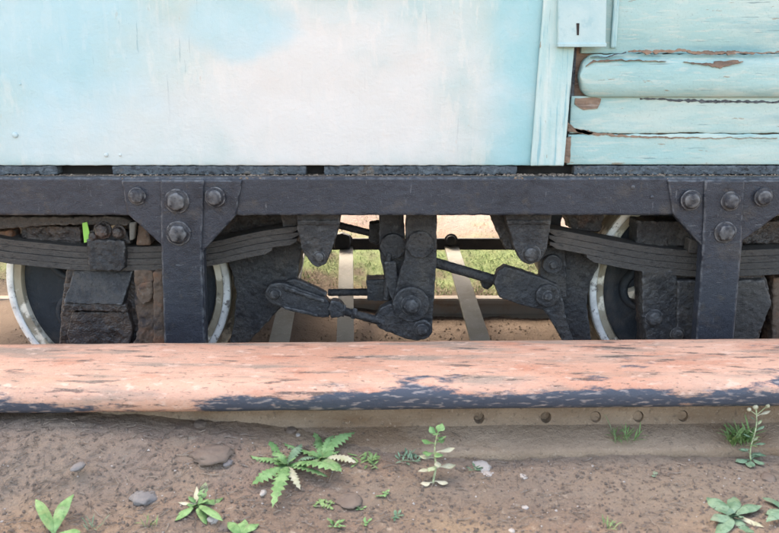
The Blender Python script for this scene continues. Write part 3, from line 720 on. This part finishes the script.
# grimy parts between the left spring and the frame
lump('packing_bar', [(-120, 217), (124, 217), (132, 222), (126, 226), (60, 225), (0, 229), (-120, 227)], 1.665, .05, M_spring, bog, amp=.003)
lump('equaliser_block', [(22, 226), (80, 227), (82, 246), (18, 246)], 1.70, .04, M_oily, bog, amp=.005, size=.014)
lump('equaliser_block', [(-60, 230), (12, 231), (14, 246), (-60, 240)], 1.70, .04, M_rusty, bog, amp=.005, size=.014)
for px, py, r in ((103, 230, 9), (119, 232, 7), (94, 236, 6)): bolt(px, py, 1.665, r, bog, 6, M_oily, 'nut', 1.6)
lump('nut_plate', [(88, 236), (128, 232), (130, 244), (88, 246)], 1.668, .05, M_grime, bog, amp=.003)
lump('bolt_end', [(129, 223), (136, 222), (134, 240), (129, 241)], 1.655, .014, M_strap, bog, amp=.001)
lump('guide_pin', [(138, 224), (144, 222), (150, 236), (150, 246), (136, 246)], 1.665, .03, M_rusty, bog, amp=.002)
o = prism('green_tab', [(82, 223), (87, 222), (91, 241), (84, 243)], 1.66, .003, M_green, bog); bev(o, .0006)
o['label'] = 'bright green tab wedged above the spring'

# right axlebox
ab = lump('axlebox', [(641, 262), (700, 262), (764, 262), (771, 303), (757, 345), (750, 420), (655, 420), (644, 345)], 1.69, .06, M_oily, bog, amp=.004, size=.02)
lump('front_rib', [(642, 270), (678, 270), (677, 345), (648, 345), (643, 320)], 1.672, .03, M_grime, ab, amp=.003)
o = lump('front_plate', [(678, 281), (712, 281), (712, 350), (676, 350)], 1.664, .03, M_grime, ab, amp=.0022)
bolt(654, 318, 1.672, 9, ab, 0, M_grime, 'boss'); bolt(677, 334, 1.662, 7, ab, 0, M_grime, 'boss')
lump('side_casting', [(738, 281), (765, 280), (772, 304), (758, 338), (756, 352), (730, 352)], 1.668, .04, M_spring, ab, amp=.003)
lump('horn_guide', [(773, 278), (830, 275), (840, 400), (770, 400)], 1.70, .05, M_rusty, bog, amp=.004)
lump('bearing_block', [(637, 221), (690, 222), (692, 247), (636, 245)], 1.70, .06, M_grime, bog, amp=.003)
lump('guide_pin', [(690, 238), (700, 243), (700, 254), (688, 254)], 1.665, .03, M_spring, bog, amp=.002)
lump('spring_buckle', [(706, 244), (738, 244), (738, 280), (706, 280)], 1.655, .09, M_grime, bog, amp=.003)
lump('bearing_block', [(740, 222), (830, 220), (830, 244), (742, 244)], 1.71, .06, M_oily, bog, amp=.004)
lump('cross_block', [(566, 214), (605, 214), (600, 232), (572, 230)], 1.76, .06, M_oily, bog, amp=.004)

# brake gear ---------------------------------------------------------------
s1 = lump('brake_shoe', [(226, 262), (262, 246), (295, 240), (302, 246), (297, 280), (280, 309), (250, 341), (240, 352), (228, 350), (233.5, 325), (236.5, 295), (232, 272)], 1.735, .10, M_grime, bog, amp=.0018)
s2 = lump('brake_shoe', [(562, 249), (598, 256), (599, 266), (590, 284), (587, 306), (592, 342), (580, 350), (572, 346), (558, 318), (557, 296)], 1.735, .10, M_grime, bog, amp=.0018)
o = lump('brake_link', [(264, 293), (270, 284), (284, 283), (325, 298), (331, 306), (329, 318), (315, 317), (289, 311), (268, 303)], 1.690, .03, M_grime, bog, amp=.0010)
lump('rib', [(284, 286), (324, 300), (324, 303.5), (284, 290)], 1.684, .012, M_grime, o, amp=.0008, bevel=.001)
lump('rib', [(284, 306), (318, 314), (318, 317), (284, 309.5)], 1.684, .012, M_grime, o, amp=.0008, bevel=.001)
bolt(275, 294, 1.689, 6, o, 0, M_grime, 'pin')
lump('upper_link', [(285, 281), (296, 279), (327, 293), (326, 297), (300, 291)], 1.70, .02, M_grime, bog, amp=.001)
o = lump('turnbuckle', [(331, 301), (340, 302), (344, 308), (342, 317), (331, 319), (328, 309)], 1.682, .03, M_grime, bog, amp=.0016)
bm = bmesh.new(); rod(bm, P(340, 310, 1.697), P(384, 322, 1.697), px2m(4.4, 1.7), 14); crust(link('brake_rod', bm, M_grime, bog), .0008, .002, .0012)
bm = bmesh.new(); rod(bm, P(352, 313, 1.697), P(356, 314, 1.697), px2m(6.2, 1.7), 6); rod(bm, P(340, 310, 1.697), P(345, 311, 1.697), px2m(7, 1.7), 6); link('lock_nut', bm, M_grime, o)
bm = bmesh.new(); rod(bm, P(328, 292.5, 1.80), P(372, 292, 1.80), px2m(3.8, 1.8), 12); crust(link('brake_rod', bm, M_grime, bog), .0008, .002, .001)
lump('rod_block', [(366.5, 280), (394, 280), (394, 301.5), (367, 301)], 1.745, .05, M_grime, bog, amp=.0014)
# levers in the middle
l1 = lump('brake_lever', [(379, 205), (403.5, 205), (405, 240), (408, 290), (396, 300), (385, 280), (379, 250)], 1.735, .022, M_grime, bog, amp=.0012)
bm = bmesh.new(); cyl_y(bm, P(393, 247, 1.72), px2m(13, 1.72), 1.722, 1.74, 28); crust(link('boss', bm, M_grime, l1), .002, .002, .0014)
bm = bmesh.new(); rod(bm, P(389, 253, 1.722), P(386, 300, 1.722), px2m(3, 1.72), 8); crust(link('rib', bm, M_grime, l1), .0005, .002, .001)
l2 = lump('brake_lever', [(406.5, 205), (437, 205), (437, 255), (434, 300), (432, 330), (425, 340), (413, 340), (400, 326), (394, 306), (396, 288), (405, 255)], 1.700, .022, M_grime, bog, amp=.0014)
for cx, cy, r, yy, rn in ((420, 245, 14, 1.692, 0), (411, 305, 18.5, 1.686, 8), (422, 330, 10.5, 1.688, 5)):
    bm = bmesh.new(); cyl_y(bm, P(cx, cy, yy), px2m(r, yy, cy), yy, yy + .02, 32); q = link('boss', bm, M_grime, l2); crust(q, .003, .002, .0014)
    if rn: bolt(cx, cy, yy + .001, rn * 1.25, q, 6 if rn > 6 else 0, M_grime, 'nut', 1.3)
lump('rim', [(384, 262), (396, 262), (401, 300), (394, 306), (386, 285)], 1.712, .012, M_grime, bog, amp=.0014)
lump('rod_jaw', [(374, 320), (380, 308), (391, 303), (404, 316), (428, 324), (429, 336), (420, 341), (408, 340), (392, 334), (379, 329)], 1.690, .03, M_grime, bog, amp=.0018)
bm = bmesh.new(); rod(bm, P(332, 223.5, 1.84), P(376, 234.5, 1.82), px2m(3.6, 1.84), 12); crust(link('brake_rod', bm, M_grime, bog), .0005, .002, .001)
lump('rod_collar', [(369, 224), (381, 223), (383, 236), (378, 246), (369, 242)], 1.80, .04, M_grime, bog)
bm = bmesh.new(); rod(bm, P(428, 260.5, 1.728), P(502, 282, 1.735), px2m(5, 1.8), 14); crust(link('brake_rod', bm, M_grime, bog), .0005, .002, .001)
o = lump('lock_nut', [(481, 276), (491, 277), (493, 286), (488, 291), (482, 287)], 1.77, .03, M_grime, bog)
o = lump('brake_link', [(494, 284), (497, 272), (505, 266), (545, 279), (559, 286), (563, 300), (567, 322), (576, 346), (566, 346), (545, 311), (520, 305), (500, 298)], 1.700, .03, M_grime, bog, amp=.0018)
bm = bmesh.new(); cyl_y(bm, P(548, 296, 1.69), px2m(12, 1.69), 1.691, 1.71, 28); q = link('boss', bm, M_grime, o); crust(q, .002, .002, .001); bolt(548, 296, 1.691, 5.5, q, 6, M_grime, 'nut', 1.2)
o = lump('hanger_link', [(540, 246), (566, 248), (567, 300), (557, 305), (540, 282)], 1.715, .03, M_grime, bog, amp=.0018)
bm = bmesh.new(); cyl_y(bm, P(553, 265, 1.70), px2m(10, 1.70), 1.702, 1.72, 28); q = link('boss', bm, M_grime, o); crust(q, .002, .002, .001); bolt(553, 265, 1.702, 4.5, q, 0, M_grime, 'nut')

# flat straps running across beneath the levers to the far tie bar
def cross_strap(b0, b1, t0, t1, yb, yt, Yn, Yf):
    zn = P(b0, yb, Yn).z; zf = P(t0, yt, Yf).z
    a, b, c, d = P(b0, yb, Yn), P(b1, yb, Yn), P(t1, yt, Yf), P(t0, yt, Yf)
    # carry on towards the near side, behind the rail
    e0 = a + (a - d) * .28; e1 = b + (b - c) * .28
    bm = bmesh.new(); top = [e0, e1, b, c, d, a]
    A = [bm.verts.new(p) for p in top]; B = [bm.verts.new(p - Vector((0, 0, .010))) for p in top]
    bm.faces.new((A[0], A[1], A[2], A[5])); bm.faces.new((A[5], A[2], A[3], A[4])); bm.faces.new((B[5], B[2], B[1], B[0])); bm.faces.new((B[4], B[3], B[2], B[5]))
    for i in range(6): j = (i + 1) % 6; bm.faces.new((A[j], A[i], B[i], B[j]))
    o = link('cross_strap', bm, M_strap, bog); bev(o, .001)
    return o
cross_strap(336.5, 354, 339.5, 353, 341, 246, 1.98, 2.66)
cross_strap(471, 491, 444.5, 458.5, 341, 246, 1.98, 2.66)
cross_strap(269, 289, 292, 306, 341, 246, 1.98, 2.66)
# far side: tie bar, frame, legs
zt1 = P(389, 238.5, 2.66).z; zt0 = P(389, 250, 2.66).z
bm = bmesh.new(); boxw(bm, -1.5, 1.5, 2.66, 2.672, zt0, zt1); bev(link('tie_bar', bm, M_black, bog), .002)
for px, py in ((346, 240), (451, 240), (300, 240)): bolt(px, py, 2.658, 6.5, bog, 0, M_black, 'bolt')
o = lump('tie_bar_lug', [(334, 235), (342, 233), (350, 236), (350, 250), (334, 250)], 2.63, .028, M_black, bog, vox=.004)
bm = bmesh.new(); boxw(bm, -1.32, 1.32, 2.73, 2.76, zfb, zft); bev(link('side_frame', bm, M_frame, bog), .003)
XP1 = P(182, 230, 1.6).x; XP2 = P(722, 230, 1.6).x
for x in (XP1, XP2):
    bm = bmesh.new(); boxw(bm, x - .05, x + .05, 2.70, 2.729, RT + .1, zft - .01); bev(link('pedestal', bm, M_frame, bog), .003)
    bm = bmesh.new(); boxw(bm, x - .04, x + .04, 1.63, 2.72, zfb + .005, zft - .02); link('cross_member', bm, M_black, bog)
for x in (XW1, XW2):
    bm = bmesh.new(); boxw(bm, x - .07, x + .07, 2.64, 2.698, WC.z - .08, WC.z + .09); bev(link('axlebox', bm, M_oily, bog), .006)
bm = bmesh.new(); boxw(bm, -.07, .09, 1.635, 2.72, zfb + .012, zft - .02); link('bolster', bm, M_black, bog)

# ------------------------------------------------------------------ stones
def stone(px, py, wpx, hpx, label, m, squash=.35, seed=0, cat='stone', bury=.35, name='stone'):
    p = G(px, py); w_ = px2m(wpx, p.y, py) / 2; dpt = w_ * (hpx / wpx) * 1.9 if hpx else w_
    bm = bmesh.new(); bmesh.ops.create_icosphere(bm, subdivisions=3, radius=1)
    for v in bm.verts:
        n_ = v.co.normalized(); k = 1 + .28 * noise.noise(n_ * 1.4 + Vector((seed * 5.3, seed, 0))) + .10 * noise.noise(n_ * 4 + Vector((seed, 0, seed)))
        q = n_ * k; q = Vector([round(c_ * 2.6) / 2.6 * .5 + c_ * .5 for c_ in q]); q.z = min(q.z, .72)
        v.co = Vector((q.x * w_, q.y * dpt, q.z * w_ * squash))
    bmesh.ops.rotate(bm, verts=bm.verts, cent=(0, 0, 0), matrix=Matrix.Rotation(seed * .7 % 1 - .4, 3, 'Z'))
    bmesh.ops.translate(bm, verts=bm.verts, vec=p + Vector((0, 0, w_ * squash * (.45 - 1.3 * bury))))
    o = link(name, bm, m, None, smooth=True); bm_ = None
    if wpx > 12: dd = o.modifiers.new('r', 'DISPLACE'); dd.texture = clouds(.012); dd.strength = .002
    return tag(o, label, cat, 'stones lying in the dirt')
stone(144, 497, 27, 16, 'grey flat stone half buried, left of the lone bottom-left rosette', M_stone, .30, 1)
stone(212, 452, 44, 22, 'broad smooth brown stone mostly buried between rail and left weeds', M_stoneb, .22, 2, bury=.5)
stone(228, 463, 9, 7, 'small bluish pebble on the right edge of the broad buried stone', M_stone, .5, 3)
stone(348, 500, 26, 16, 'flat brown stone sunk in soil below the twin jagged rosettes', M_stoneb, .22, 4, bury=.45)
stone(481, 467, 20, 13, 'pale crumbling stone right of the withered stem plant', M_pale, .35, 5)
stone(487, 474, 10, 8, 'pale chip lying against the crumbling pale stone', M_pale, .4, 15)
stone(291, 431, 11, 7, 'rounded brown pebble close under the rail above the jagged rosettes', M_stoneb, .6, 6)
stone(305, 424, 13, 7, 'pinkish pebble against the dirt bank just under the rail', M_stoneb, .5, 7)
stone(298, 435, 4.5, 4, 'tiny cream pebble beside the rounded brown pebble', M_pale, .7, 8)
stone(263, 493, 6, 6, 'small white pebble left of the lowest jagged leaf', M_pale, .8, 9)
stone(525, 508, 7, 4, 'small white chip alone in the bare dirt, lower centre right', M_pale, .5, 10)
stone(524, 477, 7, 6, 'small white chip in bare dirt right of the crumbling stone', M_pale, .5, 11)
stone(200, 425, 16, 8, 'grey brown clod of stone under the rail, left of centre', M_stoneb, .5, 12)
stone(78, 467, 12, 9, 'dark lump of stone among straw at the left', M_stone, .5, 13)
stone(226, 527, 15, 9, 'brown pebble at the bottom edge beside the left rosette', M_stoneb, .6, 14)
stone(214, 519, 12, 8, 'pale brown pebble just right of the left rosette leaves', M_pale, .6, 16)
stone(571, 437, 7, 8, 'small upright cream pebble on the rail foot', M_pale, 1.0, 17, bury=.2)
stone(512, 531, 6, 4, 'white fleck of stone at the bottom edge near the middle', M_pale, .6, 18)
stone(768, 478, 13, 10, 'brown stone between the tall yellow weed and right edge', M_stoneb, .5, 19)

# ------------------------------------------------------------------ loose litter on the soil
def scatter(name, count, region, size, m, label, kind='grit', dens=None):
    bm = bmesh.new(); vs = []; fs = []
    for i in range(count):
        x = random.uniform(region[0], region[1]); y = random.uniform(region[2], region[3])
        if dens and random.random() > dens(x, y): continue
        z = ground_fine(x, y); s = random.uniform(*size) if kind != 'grit' else size[0] * (size[1] / size[0]) ** (random.random() ** 2.2)
        b = len(vs)
        if kind == 'grit':
            a0 = random.random() * 6
            for dx, dy, dz in ((1, 0, 0), (0, 1, .0), (-1, .1, 0), (0, -1, 0), (0, 0, .8), (0, 0, -.5)):
                ca, sa = math.cos(a0), math.sin(a0); k = random.uniform(.7, 1.3)
                vs.append((x + s * k * (dx * ca - dy * sa), y + s * k * (dx * sa + dy * ca), z + s * .25 + s * dz * k))
            for a, c in ((0, 1), (1, 2), (2, 3), (3, 0)): fs.append((b + a, b + c, b + 4)); fs.append((b + c, b + a, b + 5))
        else:
            a0 = random.random() * math.pi if random.random() < .5 else random.gauss(0, .5); L_ = s; wv = random.uniform(.0003, .0007); bend = random.uniform(-.35, .35)
            pts = []
            for k in range(4):
                t = k / 3 - .5; pts.append(Vector((x + math.cos(a0 + bend * t) * L_ * t, y + math.sin(a0 + bend * t) * L_ * t, 0)))
            nrm = Vector((-math.sin(a0), math.cos(a0), 0)) * wv
            for p_ in pts:
                zz = ground_fine(p_.x, p_.y) + .0015 + random.uniform(0, .0015)
                vs += [tuple(p_ - nrm + Vector((0, 0, zz))), tuple(p_ + nrm + Vector((0, 0, zz))), tuple(p_ + Vector((0, 0, zz + wv * 1.3)))]
            for k in range(3):
                q = b + k * 3
                fs += [(q, q + 3, q + 5, q + 2), (q + 2, q + 5, q + 4, q + 1), (q + 1, q + 4, q + 3, q)]
    me = bpy.data.meshes.new(name); me.from_pydata(vs, [], fs); me.materials.append(m)
    o = bpy.data.objects.new(name, me); COL.objects.link(o); o['label'] = label; o['category'] = 'debris'; return stuff(o)
leftd = lambda x, y: .25 + .75 * (1 - sstep(-.45, .05, x + .15 * fbm(x * 6, y * 6, 2)))
scatter('grit', 9000, (-.72, .72, .82, 1.09), (.0006, .0034), M_stoneb, 'fine brown grit strewn over the bare soil')
scatter('pale_grit', 600, (-.72, .72, .82, 1.09), (.0006, .0026), M_pale, 'fine pale grains strewn over the bare soil')
scatter('dark_grit', 1500, (-.72, .72, .82, 1.09), (.0005, .0034), M_dirtgrit, 'fine dark grit strewn over the bare soil')
scatter('straw_bits', 650, (-.72, .72, .82, 1.10), (.004, .018), M_straw, 'short bits of dry straw lying on the soil', 'twig', leftd)
scatter('twig_bits', 2600, (-.72, .72, .82, 1.10), (.004, .022), M_twig, 'dark broken twigs and roots on the soil', 'twig', leftd)
scatter('track_grit', 3500, (-1.1, 1.1, 1.9, 2.5), (.0015, .006), M_stoneb, 'grit lying between the track rails')

# ------------------------------------------------------------------ plants
def leaf_bm(bm, base, az, length, width, pitch, curl, jag=0, teeth=0, nseg=10, twist=0, petiole=.0, tipw=.1, shape=.55):
    """one leaf as a folded, bending strip with its own outline"""
    pos = Vector(base); p_ = pitch; rows = []
    dirh = Vector((math.cos(az), math.sin(az), 0)); sidev = Vector((-math.sin(az), math.cos(az), 0))
    seg = length / nseg; a_w = random.uniform(-.12, .12)
    if teeth: nseg = int(nseg * 1.9); seg = length / nseg
    for i in range(nseg + 1):
        t = i / nseg
        if t < petiole: w_ = width * .10
        else:
            u = (t - petiole) / (1 - petiole); w_ = width * (math.sin(math.pi * min(1, u ** shape * .97 + .03)) ** .8 if u < 1 else 0) + width * .03
        if teeth and 0.1 < t < .97: w_ *= (1.0 + jag) if i % 2 else (1 - jag)
        d = dirh * math.cos(p_) + Vector((0, 0, math.sin(p_))); nrm = sidev.cross(d)
        sv = (sidev * math.cos(twist) + nrm * math.sin(twist))
        wav = .16 * width * math.sin(t * 11 + az)
        rows.append((pos - sv * w_ * .5 + nrm * (-w_ * .16) * -1 + nrm * wav * .3, pos - nrm * 0, pos + sv * w_ * .5 + nrm * w_ * .16 - nrm * wav * .3))
        pos = pos + d * seg; p_ -= curl / nseg; dirh = (Matrix.Rotation(a_w / nseg * 3, 3, 'Z') @ dirh); sidev = Vector((-dirh.y, dirh.x, 0))
        gz = ground_fine(pos.x, pos.y) + .002
        if pos.z < gz: pos.z = gz; p_ = max(p_, 0)
    V = [[bm.verts.new(q) for q in r] for r in rows]
    for i in range(nseg):
        bm.faces.new((V[i][0], V[i][1], V[i + 1][1], V[i + 1][0])); bm.faces.new((V[i][1], V[i][2], V[i + 1][2], V[i + 1][1]))
def plant(name, label, px, py, leaves, cat='weed', group=None, dz=0):
    p = G(px, py); p.z += dz; r = root(name, label, cat, p, group)
    for lf in leaves:
        bm = bmesh.new(); a = dict(lf); m = a.pop('m', M_leaf); off = a.pop('off', (0, 0, 0)); a['az'] = R(a['az']); a['length'] = px2m(a.pop('l'), p.y, py); a['width'] = px2m(a.pop('w'), p.y, py)
        leaf_bm(bm, p + Vector(off), **a); o = link('leaf', bm, m, r, smooth=True)
    return r
def tgt(px0, py0, px1, py1):
    """bearing and length (in photo pixels at that depth) of a leaf that lies from one spot of the soil to another"""
    a, b = G(px0, py0), G(px1, py1); d = b - a
    return math.degrees(math.atan2(d.y, d.x)), d.length / px2m(1, a.y, py0)
def rosette(name, label, px, py, tips, w, jag=0, m=M_leaf, pitch=.55, curl=1.1, pet=.1, shape=.7, mats=None, group='leafy weeds in the soil before the rail'):
    L_ = []
    for i, tp in enumerate(tips):
        az, ln = tgt(px, py, tp[0], tp[1]); mm = mats.get(i, m) if mats else m
        L_.append(dict(az=az, l=ln * 1.25, w=w * 1.2 * (tp[2] if len(tp) > 2 else 1), pitch=pitch + random.uniform(-.12, .12), curl=curl + random.uniform(-.15, .15), jag=jag, teeth=1 if jag else 0,
                       petiole=pet, shape=shape, m=mm, twist=random.uniform(-.25, .25)))
    if len(tips) > 5:                                    # shorter inner leaves fill the heart
        for i in range(6):
            L_.append(dict(az=random.uniform(0, 360), l=random.uniform(9, 17), w=w * .75, pitch=random.uniform(.7, 1.2), curl=random.uniform(.6, 1.3), jag=jag, teeth=1 if jag else 0, petiole=pet, shape=shape, m=m, twist=random.uniform(-.4, .4)))
    return plant(name, label, px, py, L_, 'weed', group)
rosette('jagged_weed', 'largest rosette of jagged dark green leaves, left of its twin', 287, 466,
        [(259, 454), (270, 447), (261, 488), (279, 508), (283, 496, .8), (294, 490, .7), (334, 482, 1.1), (304, 472, .8), (303, 450, .8), (318, 486, .8), (295, 452, .6)], 10, .34, mats={5: M_dry, 8: M_leaf2}, shape=.95, pet=.06, pitch=.45, curl=.9)
rosette('jagged_weed', 'jagged leaved rosette on the right of the largest one', 322, 459,
        [(288, 449, 1), (322, 439, 1), (346, 442, 1), (334, 480, 1.1), (352, 464, .7), (307, 470, .7), (300, 460, .6), (336, 452, .7), (330, 443, .6)], 9.5, .34, mats={4: M_dry, 6: M_leaf2}, shape=.95, pet=.06, pitch=.5, curl=1.0)
rosette('smooth_weed', 'lone rosette of smooth bright oval leaves near the bottom left', 197, 506,
        [(204, 488), (219, 499), (212, 529), (179, 520), (182, 503, .5), (196, 492, .5), (203, 522, .8)], 9.5, mats={4: M_dry, 5: M_dry}, shape=.9, pet=.2)
rosette('smooth_weed', 'two bright oval leaves rising at the bottom left corner', 54, 537,
        [(38, 521), (67, 513), (52, 548), (76, 545)], 10, shape=.9, pitch=.8, curl=1.1)
rosette('smooth_weed', 'leaf tips cut by the bottom edge below the largest rosette', 240, 536,
        [(230, 528), (256, 527), (246, 523), (240, 550)], 9, shape=.9)
rosette('bluish_weed', 'bluish green rosette at the bottom right with seven pointed leaves', 733, 518,
        [(707, 502, 1.2), (717, 527), (735, 501), (756, 510), (747, 532), (724, 536), (759, 525, .6)], 11, m=M_leaf2, shape=.85, pet=.18, mats={6: M_dry})
rosette('bluish_weed', 'bluish leaves reaching in from the right edge, bottom', 789, 512, [(765, 502), (768, 515), (775, 528)], 10, m=M_leaf2, shape=.85)
# withered stem plant: stem with paired leaves, green above and cream below
def stem_weed(name, label, px, py, tx, ty, lean, leaves, stem_r=.0016, m=M_stem, extra=None):
    p = G(px, py); r = root(name, label, 'weed', p, 'tall stemmed weeds in the soil before the rail')
    q = P(tx, ty, p.y + lean)
    bm = bmesh.new(); prev = p.copy(); n_ = 8; path = [p]
    for i in range(1, n_ + 1):
        t = i / n_; c = p.lerp(q, t) + Vector((.0025 * math.sin(t * 7 + px), .002 * math.sin(t * 5), 0)) * (1 - t * .4); path.append(c)
    for a, b in zip(path, path[1:]): rod(bm, a, b, stem_r * (1 - .5 * path.index(a) / n_), 6, stem_r * (1 - .5 * (path.index(a) + 1) / n_))
    link('stem', bm, m, r, smooth=True)
    for t, az, l, w_, mm, pt, cu in leaves:
        k = min(n_ - 1, int(t * n_)); c = path[k].lerp(path[k + 1], t * n_ - k); bm = bmesh.new()
        leaf_bm(bm, c, R(az), px2m(l, p.y, py), px2m(w_, p.y, py), pt, cu, petiole=.28, shape=.8); link('leaf', bm, mm, r, smooth=True)
    return r, path
stem_weed('withered_weed', 'upright weed with green top and cream withered lower leaves', 433, 484, 437, 434, .035, [
    (.02, 200, 14, 9, M_dry, .25, .4), (.05, -20, 16, 8, M_dry, .3, .6), (.25, 190, 19, 7, M_dry, .5, 1.0), (.30, 10, 22, 10, M_dry, .35, .6), (.34, 230, 15, 7, M_stem, .4, .8),
    (.5, 175, 17, 8, M_dry, .3, .5), (.62, 0, 22, 9, M_dry, .4, .4), (.6, 200, 14, 10, M_leaf, .5, .7), (.62, 300, 13, 10, M_leaf, .4, .7), (.8, 180, 15, 9, M_leaf, .5, .5),
    (.82, 20, 11, 9, M_leaf, .6, .6), (.92, 330, 12, 10, M_leaf, .6, .5), (.97, 150, 12, 10, M_leaf, 1.0, .5), (1.0, 60, 13, 10, M_leaf, .9, .4), (1.0, 260, 12, 10, M_leaf, .8, .8), (.45, 290, 12, 7, M_dry, .2, .6)], .0017)
r, path = stem_weed('yellow_budded_weed', 'tall thin weed with cream buds standing against the rail at the right', 751, 462, 757, 408, .03, [
    (.02, 190, 19, 9, M_leaf2, .5, 1.0), (.02, 240, 17, 9, M_leaf2, .4, .8), (.10, 0, 17, 6, M_leaf2, .6, 1.2), (.15, 170, 13, 5, M_leaf2, .7, 1), (.35, 20, 9, 3, M_stem, .9, .8), (.5, 180, 9, 3, M_stem, .9, .6),
    (.65, 30, 10, 3, M_stem, .9, .4), (.2, 200, 16, 6, M_leaf2, .7, 1), (.28, 340, 15, 5, M_leaf2, .8, 1), (.42, 190, 13, 5, M_leaf2, .8, .8), (.55, 0, 12, 4, M_leaf2, .9, .8), (.75, 190, 11, 4, M_leaf2, .9, .6), (.03, 40, 18, 8, M_leaf2, .6, .9), (.85, 10, 16, 5, M_dry, .5, .3), (.05, 300, 15, 8, M_leaf2, .3, .6)], .0013)
for k, (dx, dz, s) in enumerate(((-.002, .002, .0042), (.016, .004, .0036), (-.011, -.002, .0032))):
    bm = bmesh.new(); bmesh.ops.create_icosphere(bm, subdivisions=2, radius=s, matrix=Matrix.Translation(path[-1] + Vector((dx, 0, dz))))
    for v in bm.verts: v.co += Vector([noise.noise(v.co * 400 + Vector((k, i, 0))) for i in range(3)]) * .0008
    link('bud', bm, M_dry, r, smooth=True)
    bm = bmesh.new(); rod(bm, path[-2], path[-1] + Vector((dx, 0, dz)), .0006, 5); link('stalk', bm, M_stem, r)
def sprig(name, label, px, py, n_, l, w_, m=M_leaf, spread=1.0, rise=.9, group='small weed sprigs in the soil', cat='weed', up=0):
    p = G(px, py); r = root(name, label, cat, p, group)
    for i in range(n_):
        bm = bmesh.new(); az = random.uniform(0, 360); ln = px2m(l * random.uniform(.5, 1.1), p.y, py)
        b = p + Vector((random.uniform(-1, 1), random.uniform(-.7, .7), 0)) * px2m(l, p.y, py) * .45 * spread
        b.z = (p.z + up if up else ground_fine(b.x, b.y)) - .001
        leaf_bm(bm, b, R(az), ln, px2m(w_, p.y, py) * random.uniform(.7, 1.2), rise + random.uniform(-.4, .3), random.uniform(.4, 1.2), petiole=.15, shape=.8, nseg=6)
        link('leaf', bm, m, r, smooth=True)
    return r
sprig('feathery_weed', 'feathery green weed left of the tall budded one', 739, 453, 60, 30, 2.6, M_grass, .8, 1.25, up=.016)
sprig('small_weed', 'low tangle of thin leaves right of the twin rosettes', 366, 462, 34, 13, 2.6, M_grass, 1.7, .6)
sprig('small_weed', 'sparse thin weed left of the withered stem plant', 408, 460, 30, 13, 2.2, M_leaf2, 1.8, .7)
sprig('small_weed', 'tiny green clump below the twin rosettes', 325, 506, 22, 9, 3, M_grass, 1.6, .5)
sprig('small_weed', 'tiny sprout on the right edge of the flat brown stone', 359, 508, 8, 9, 3.2, M_leaf, .9, .6)
sprig('small_weed', 'small sprout in bare dirt below the sparse weed', 385, 496, 9, 9, 3, M_leaf, 1, .6)
sprig('small_weed', 'pair of sprouts furthest right near the bottom centre', 394, 517, 8, 9, 3, M_leaf2, 1, .7)
sprig('small_weed', 'light sprig by a dry stalk at the bottom, below the flat stone', 337, 526, 14, 11, 3, M_leaf, 1, .9)
sprig('small_weed', 'tiny sprout between the flat stone and the pair of sprouts', 366, 525, 6, 8, 3, M_leaf, 1, .7)
sprig('grass_tuft', 'thin grass tuft on the rail foot, under the row of holes', 626, 449, 34, 24, 1.7, M_grass, 1.2, 1.1, up=.014)
sprig('grass_tuft', 'faint grass blades at the bottom between stone and rosette', 150, 528, 9, 20, 1.2, M_grass, .7, 1.2)
sprig('grass_tuft', 'dark grass blades at the bottom left beside the oval leaves', 92, 530, 10, 18, 1.2, M_leaf2, .9, 1.2)
sprig('grass_tuft', 'short grass blades in bare dirt at the bottom right of centre', 610, 527, 12, 13, 1.4, M_grass, 1.2, 1.0)
sprig('grass_tuft', 'wispy dry blades by the rail, left of the crumbling stone', 455, 447, 10, 22, 1.1, M_twig, 1.2, .8, up=.01)
sprig('small_weed', 'low green scrap beside the pale crumbling stone', 474, 470, 8, 9, 2.6, M_leaf2, 1, .5)
sprig('small_weed', 'single sprout in bare dirt right of centre', 655, 476, 5, 8, 3, M_leaf2, .6, .6)

# ------------------------------------------------------------------ grass beyond the track (nobody could count it)
vs = []; fs = []
def blade(x, y, z, h_, wv, az, ln):
    b = len(vs); s_ = Vector((math.cos(az), math.sin(az), 0)) * wv; d = Vector((-math.sin(az), math.cos(az), 0)) * ln; o_ = Vector((x, y, z))
    vs.extend([tuple(o_ - s_), tuple(o_ + s_), tuple(o_ + s_ * .7 + d * .4 + Vector((0, 0, h_ * .6))), tuple(o_ - s_ * .7 + d * .4 + Vector((0, 0, h_ * .6))), tuple(o_ + d + Vector((0, 0, h_)))])
    fs.extend([(b, b + 1, b + 2, b + 3), (b + 3, b + 2, b + 4)])
cnt = 0
for i in range(70000):
    y = 2.66 + random.random() ** 1.2 * 1.5; x = random.uniform(-.42, .42) * y * 1.3
    dens = (.80 if y < 2.93 else .10) + .9 * fbm(x * 3.6, y * 5, 4, 3) - .05
    if random.random() > dens: continue
    blade(x, y, ground_fine(x, y) - .003, random.uniform(.004, .016), random.uniform(.0007, .0016), random.random() * 6.28, random.uniform(.003, .014))
me = bpy.data.meshes.new('grass'); me.from_pydata(vs, [], fs); me.materials.append(M_grass)
o = bpy.data.objects.new('grass', me); COL.objects.link(o); stuff(o, 'short patchy green grass growing beyond the track'); o['category'] = 'grass'
print('grass', len(fs))
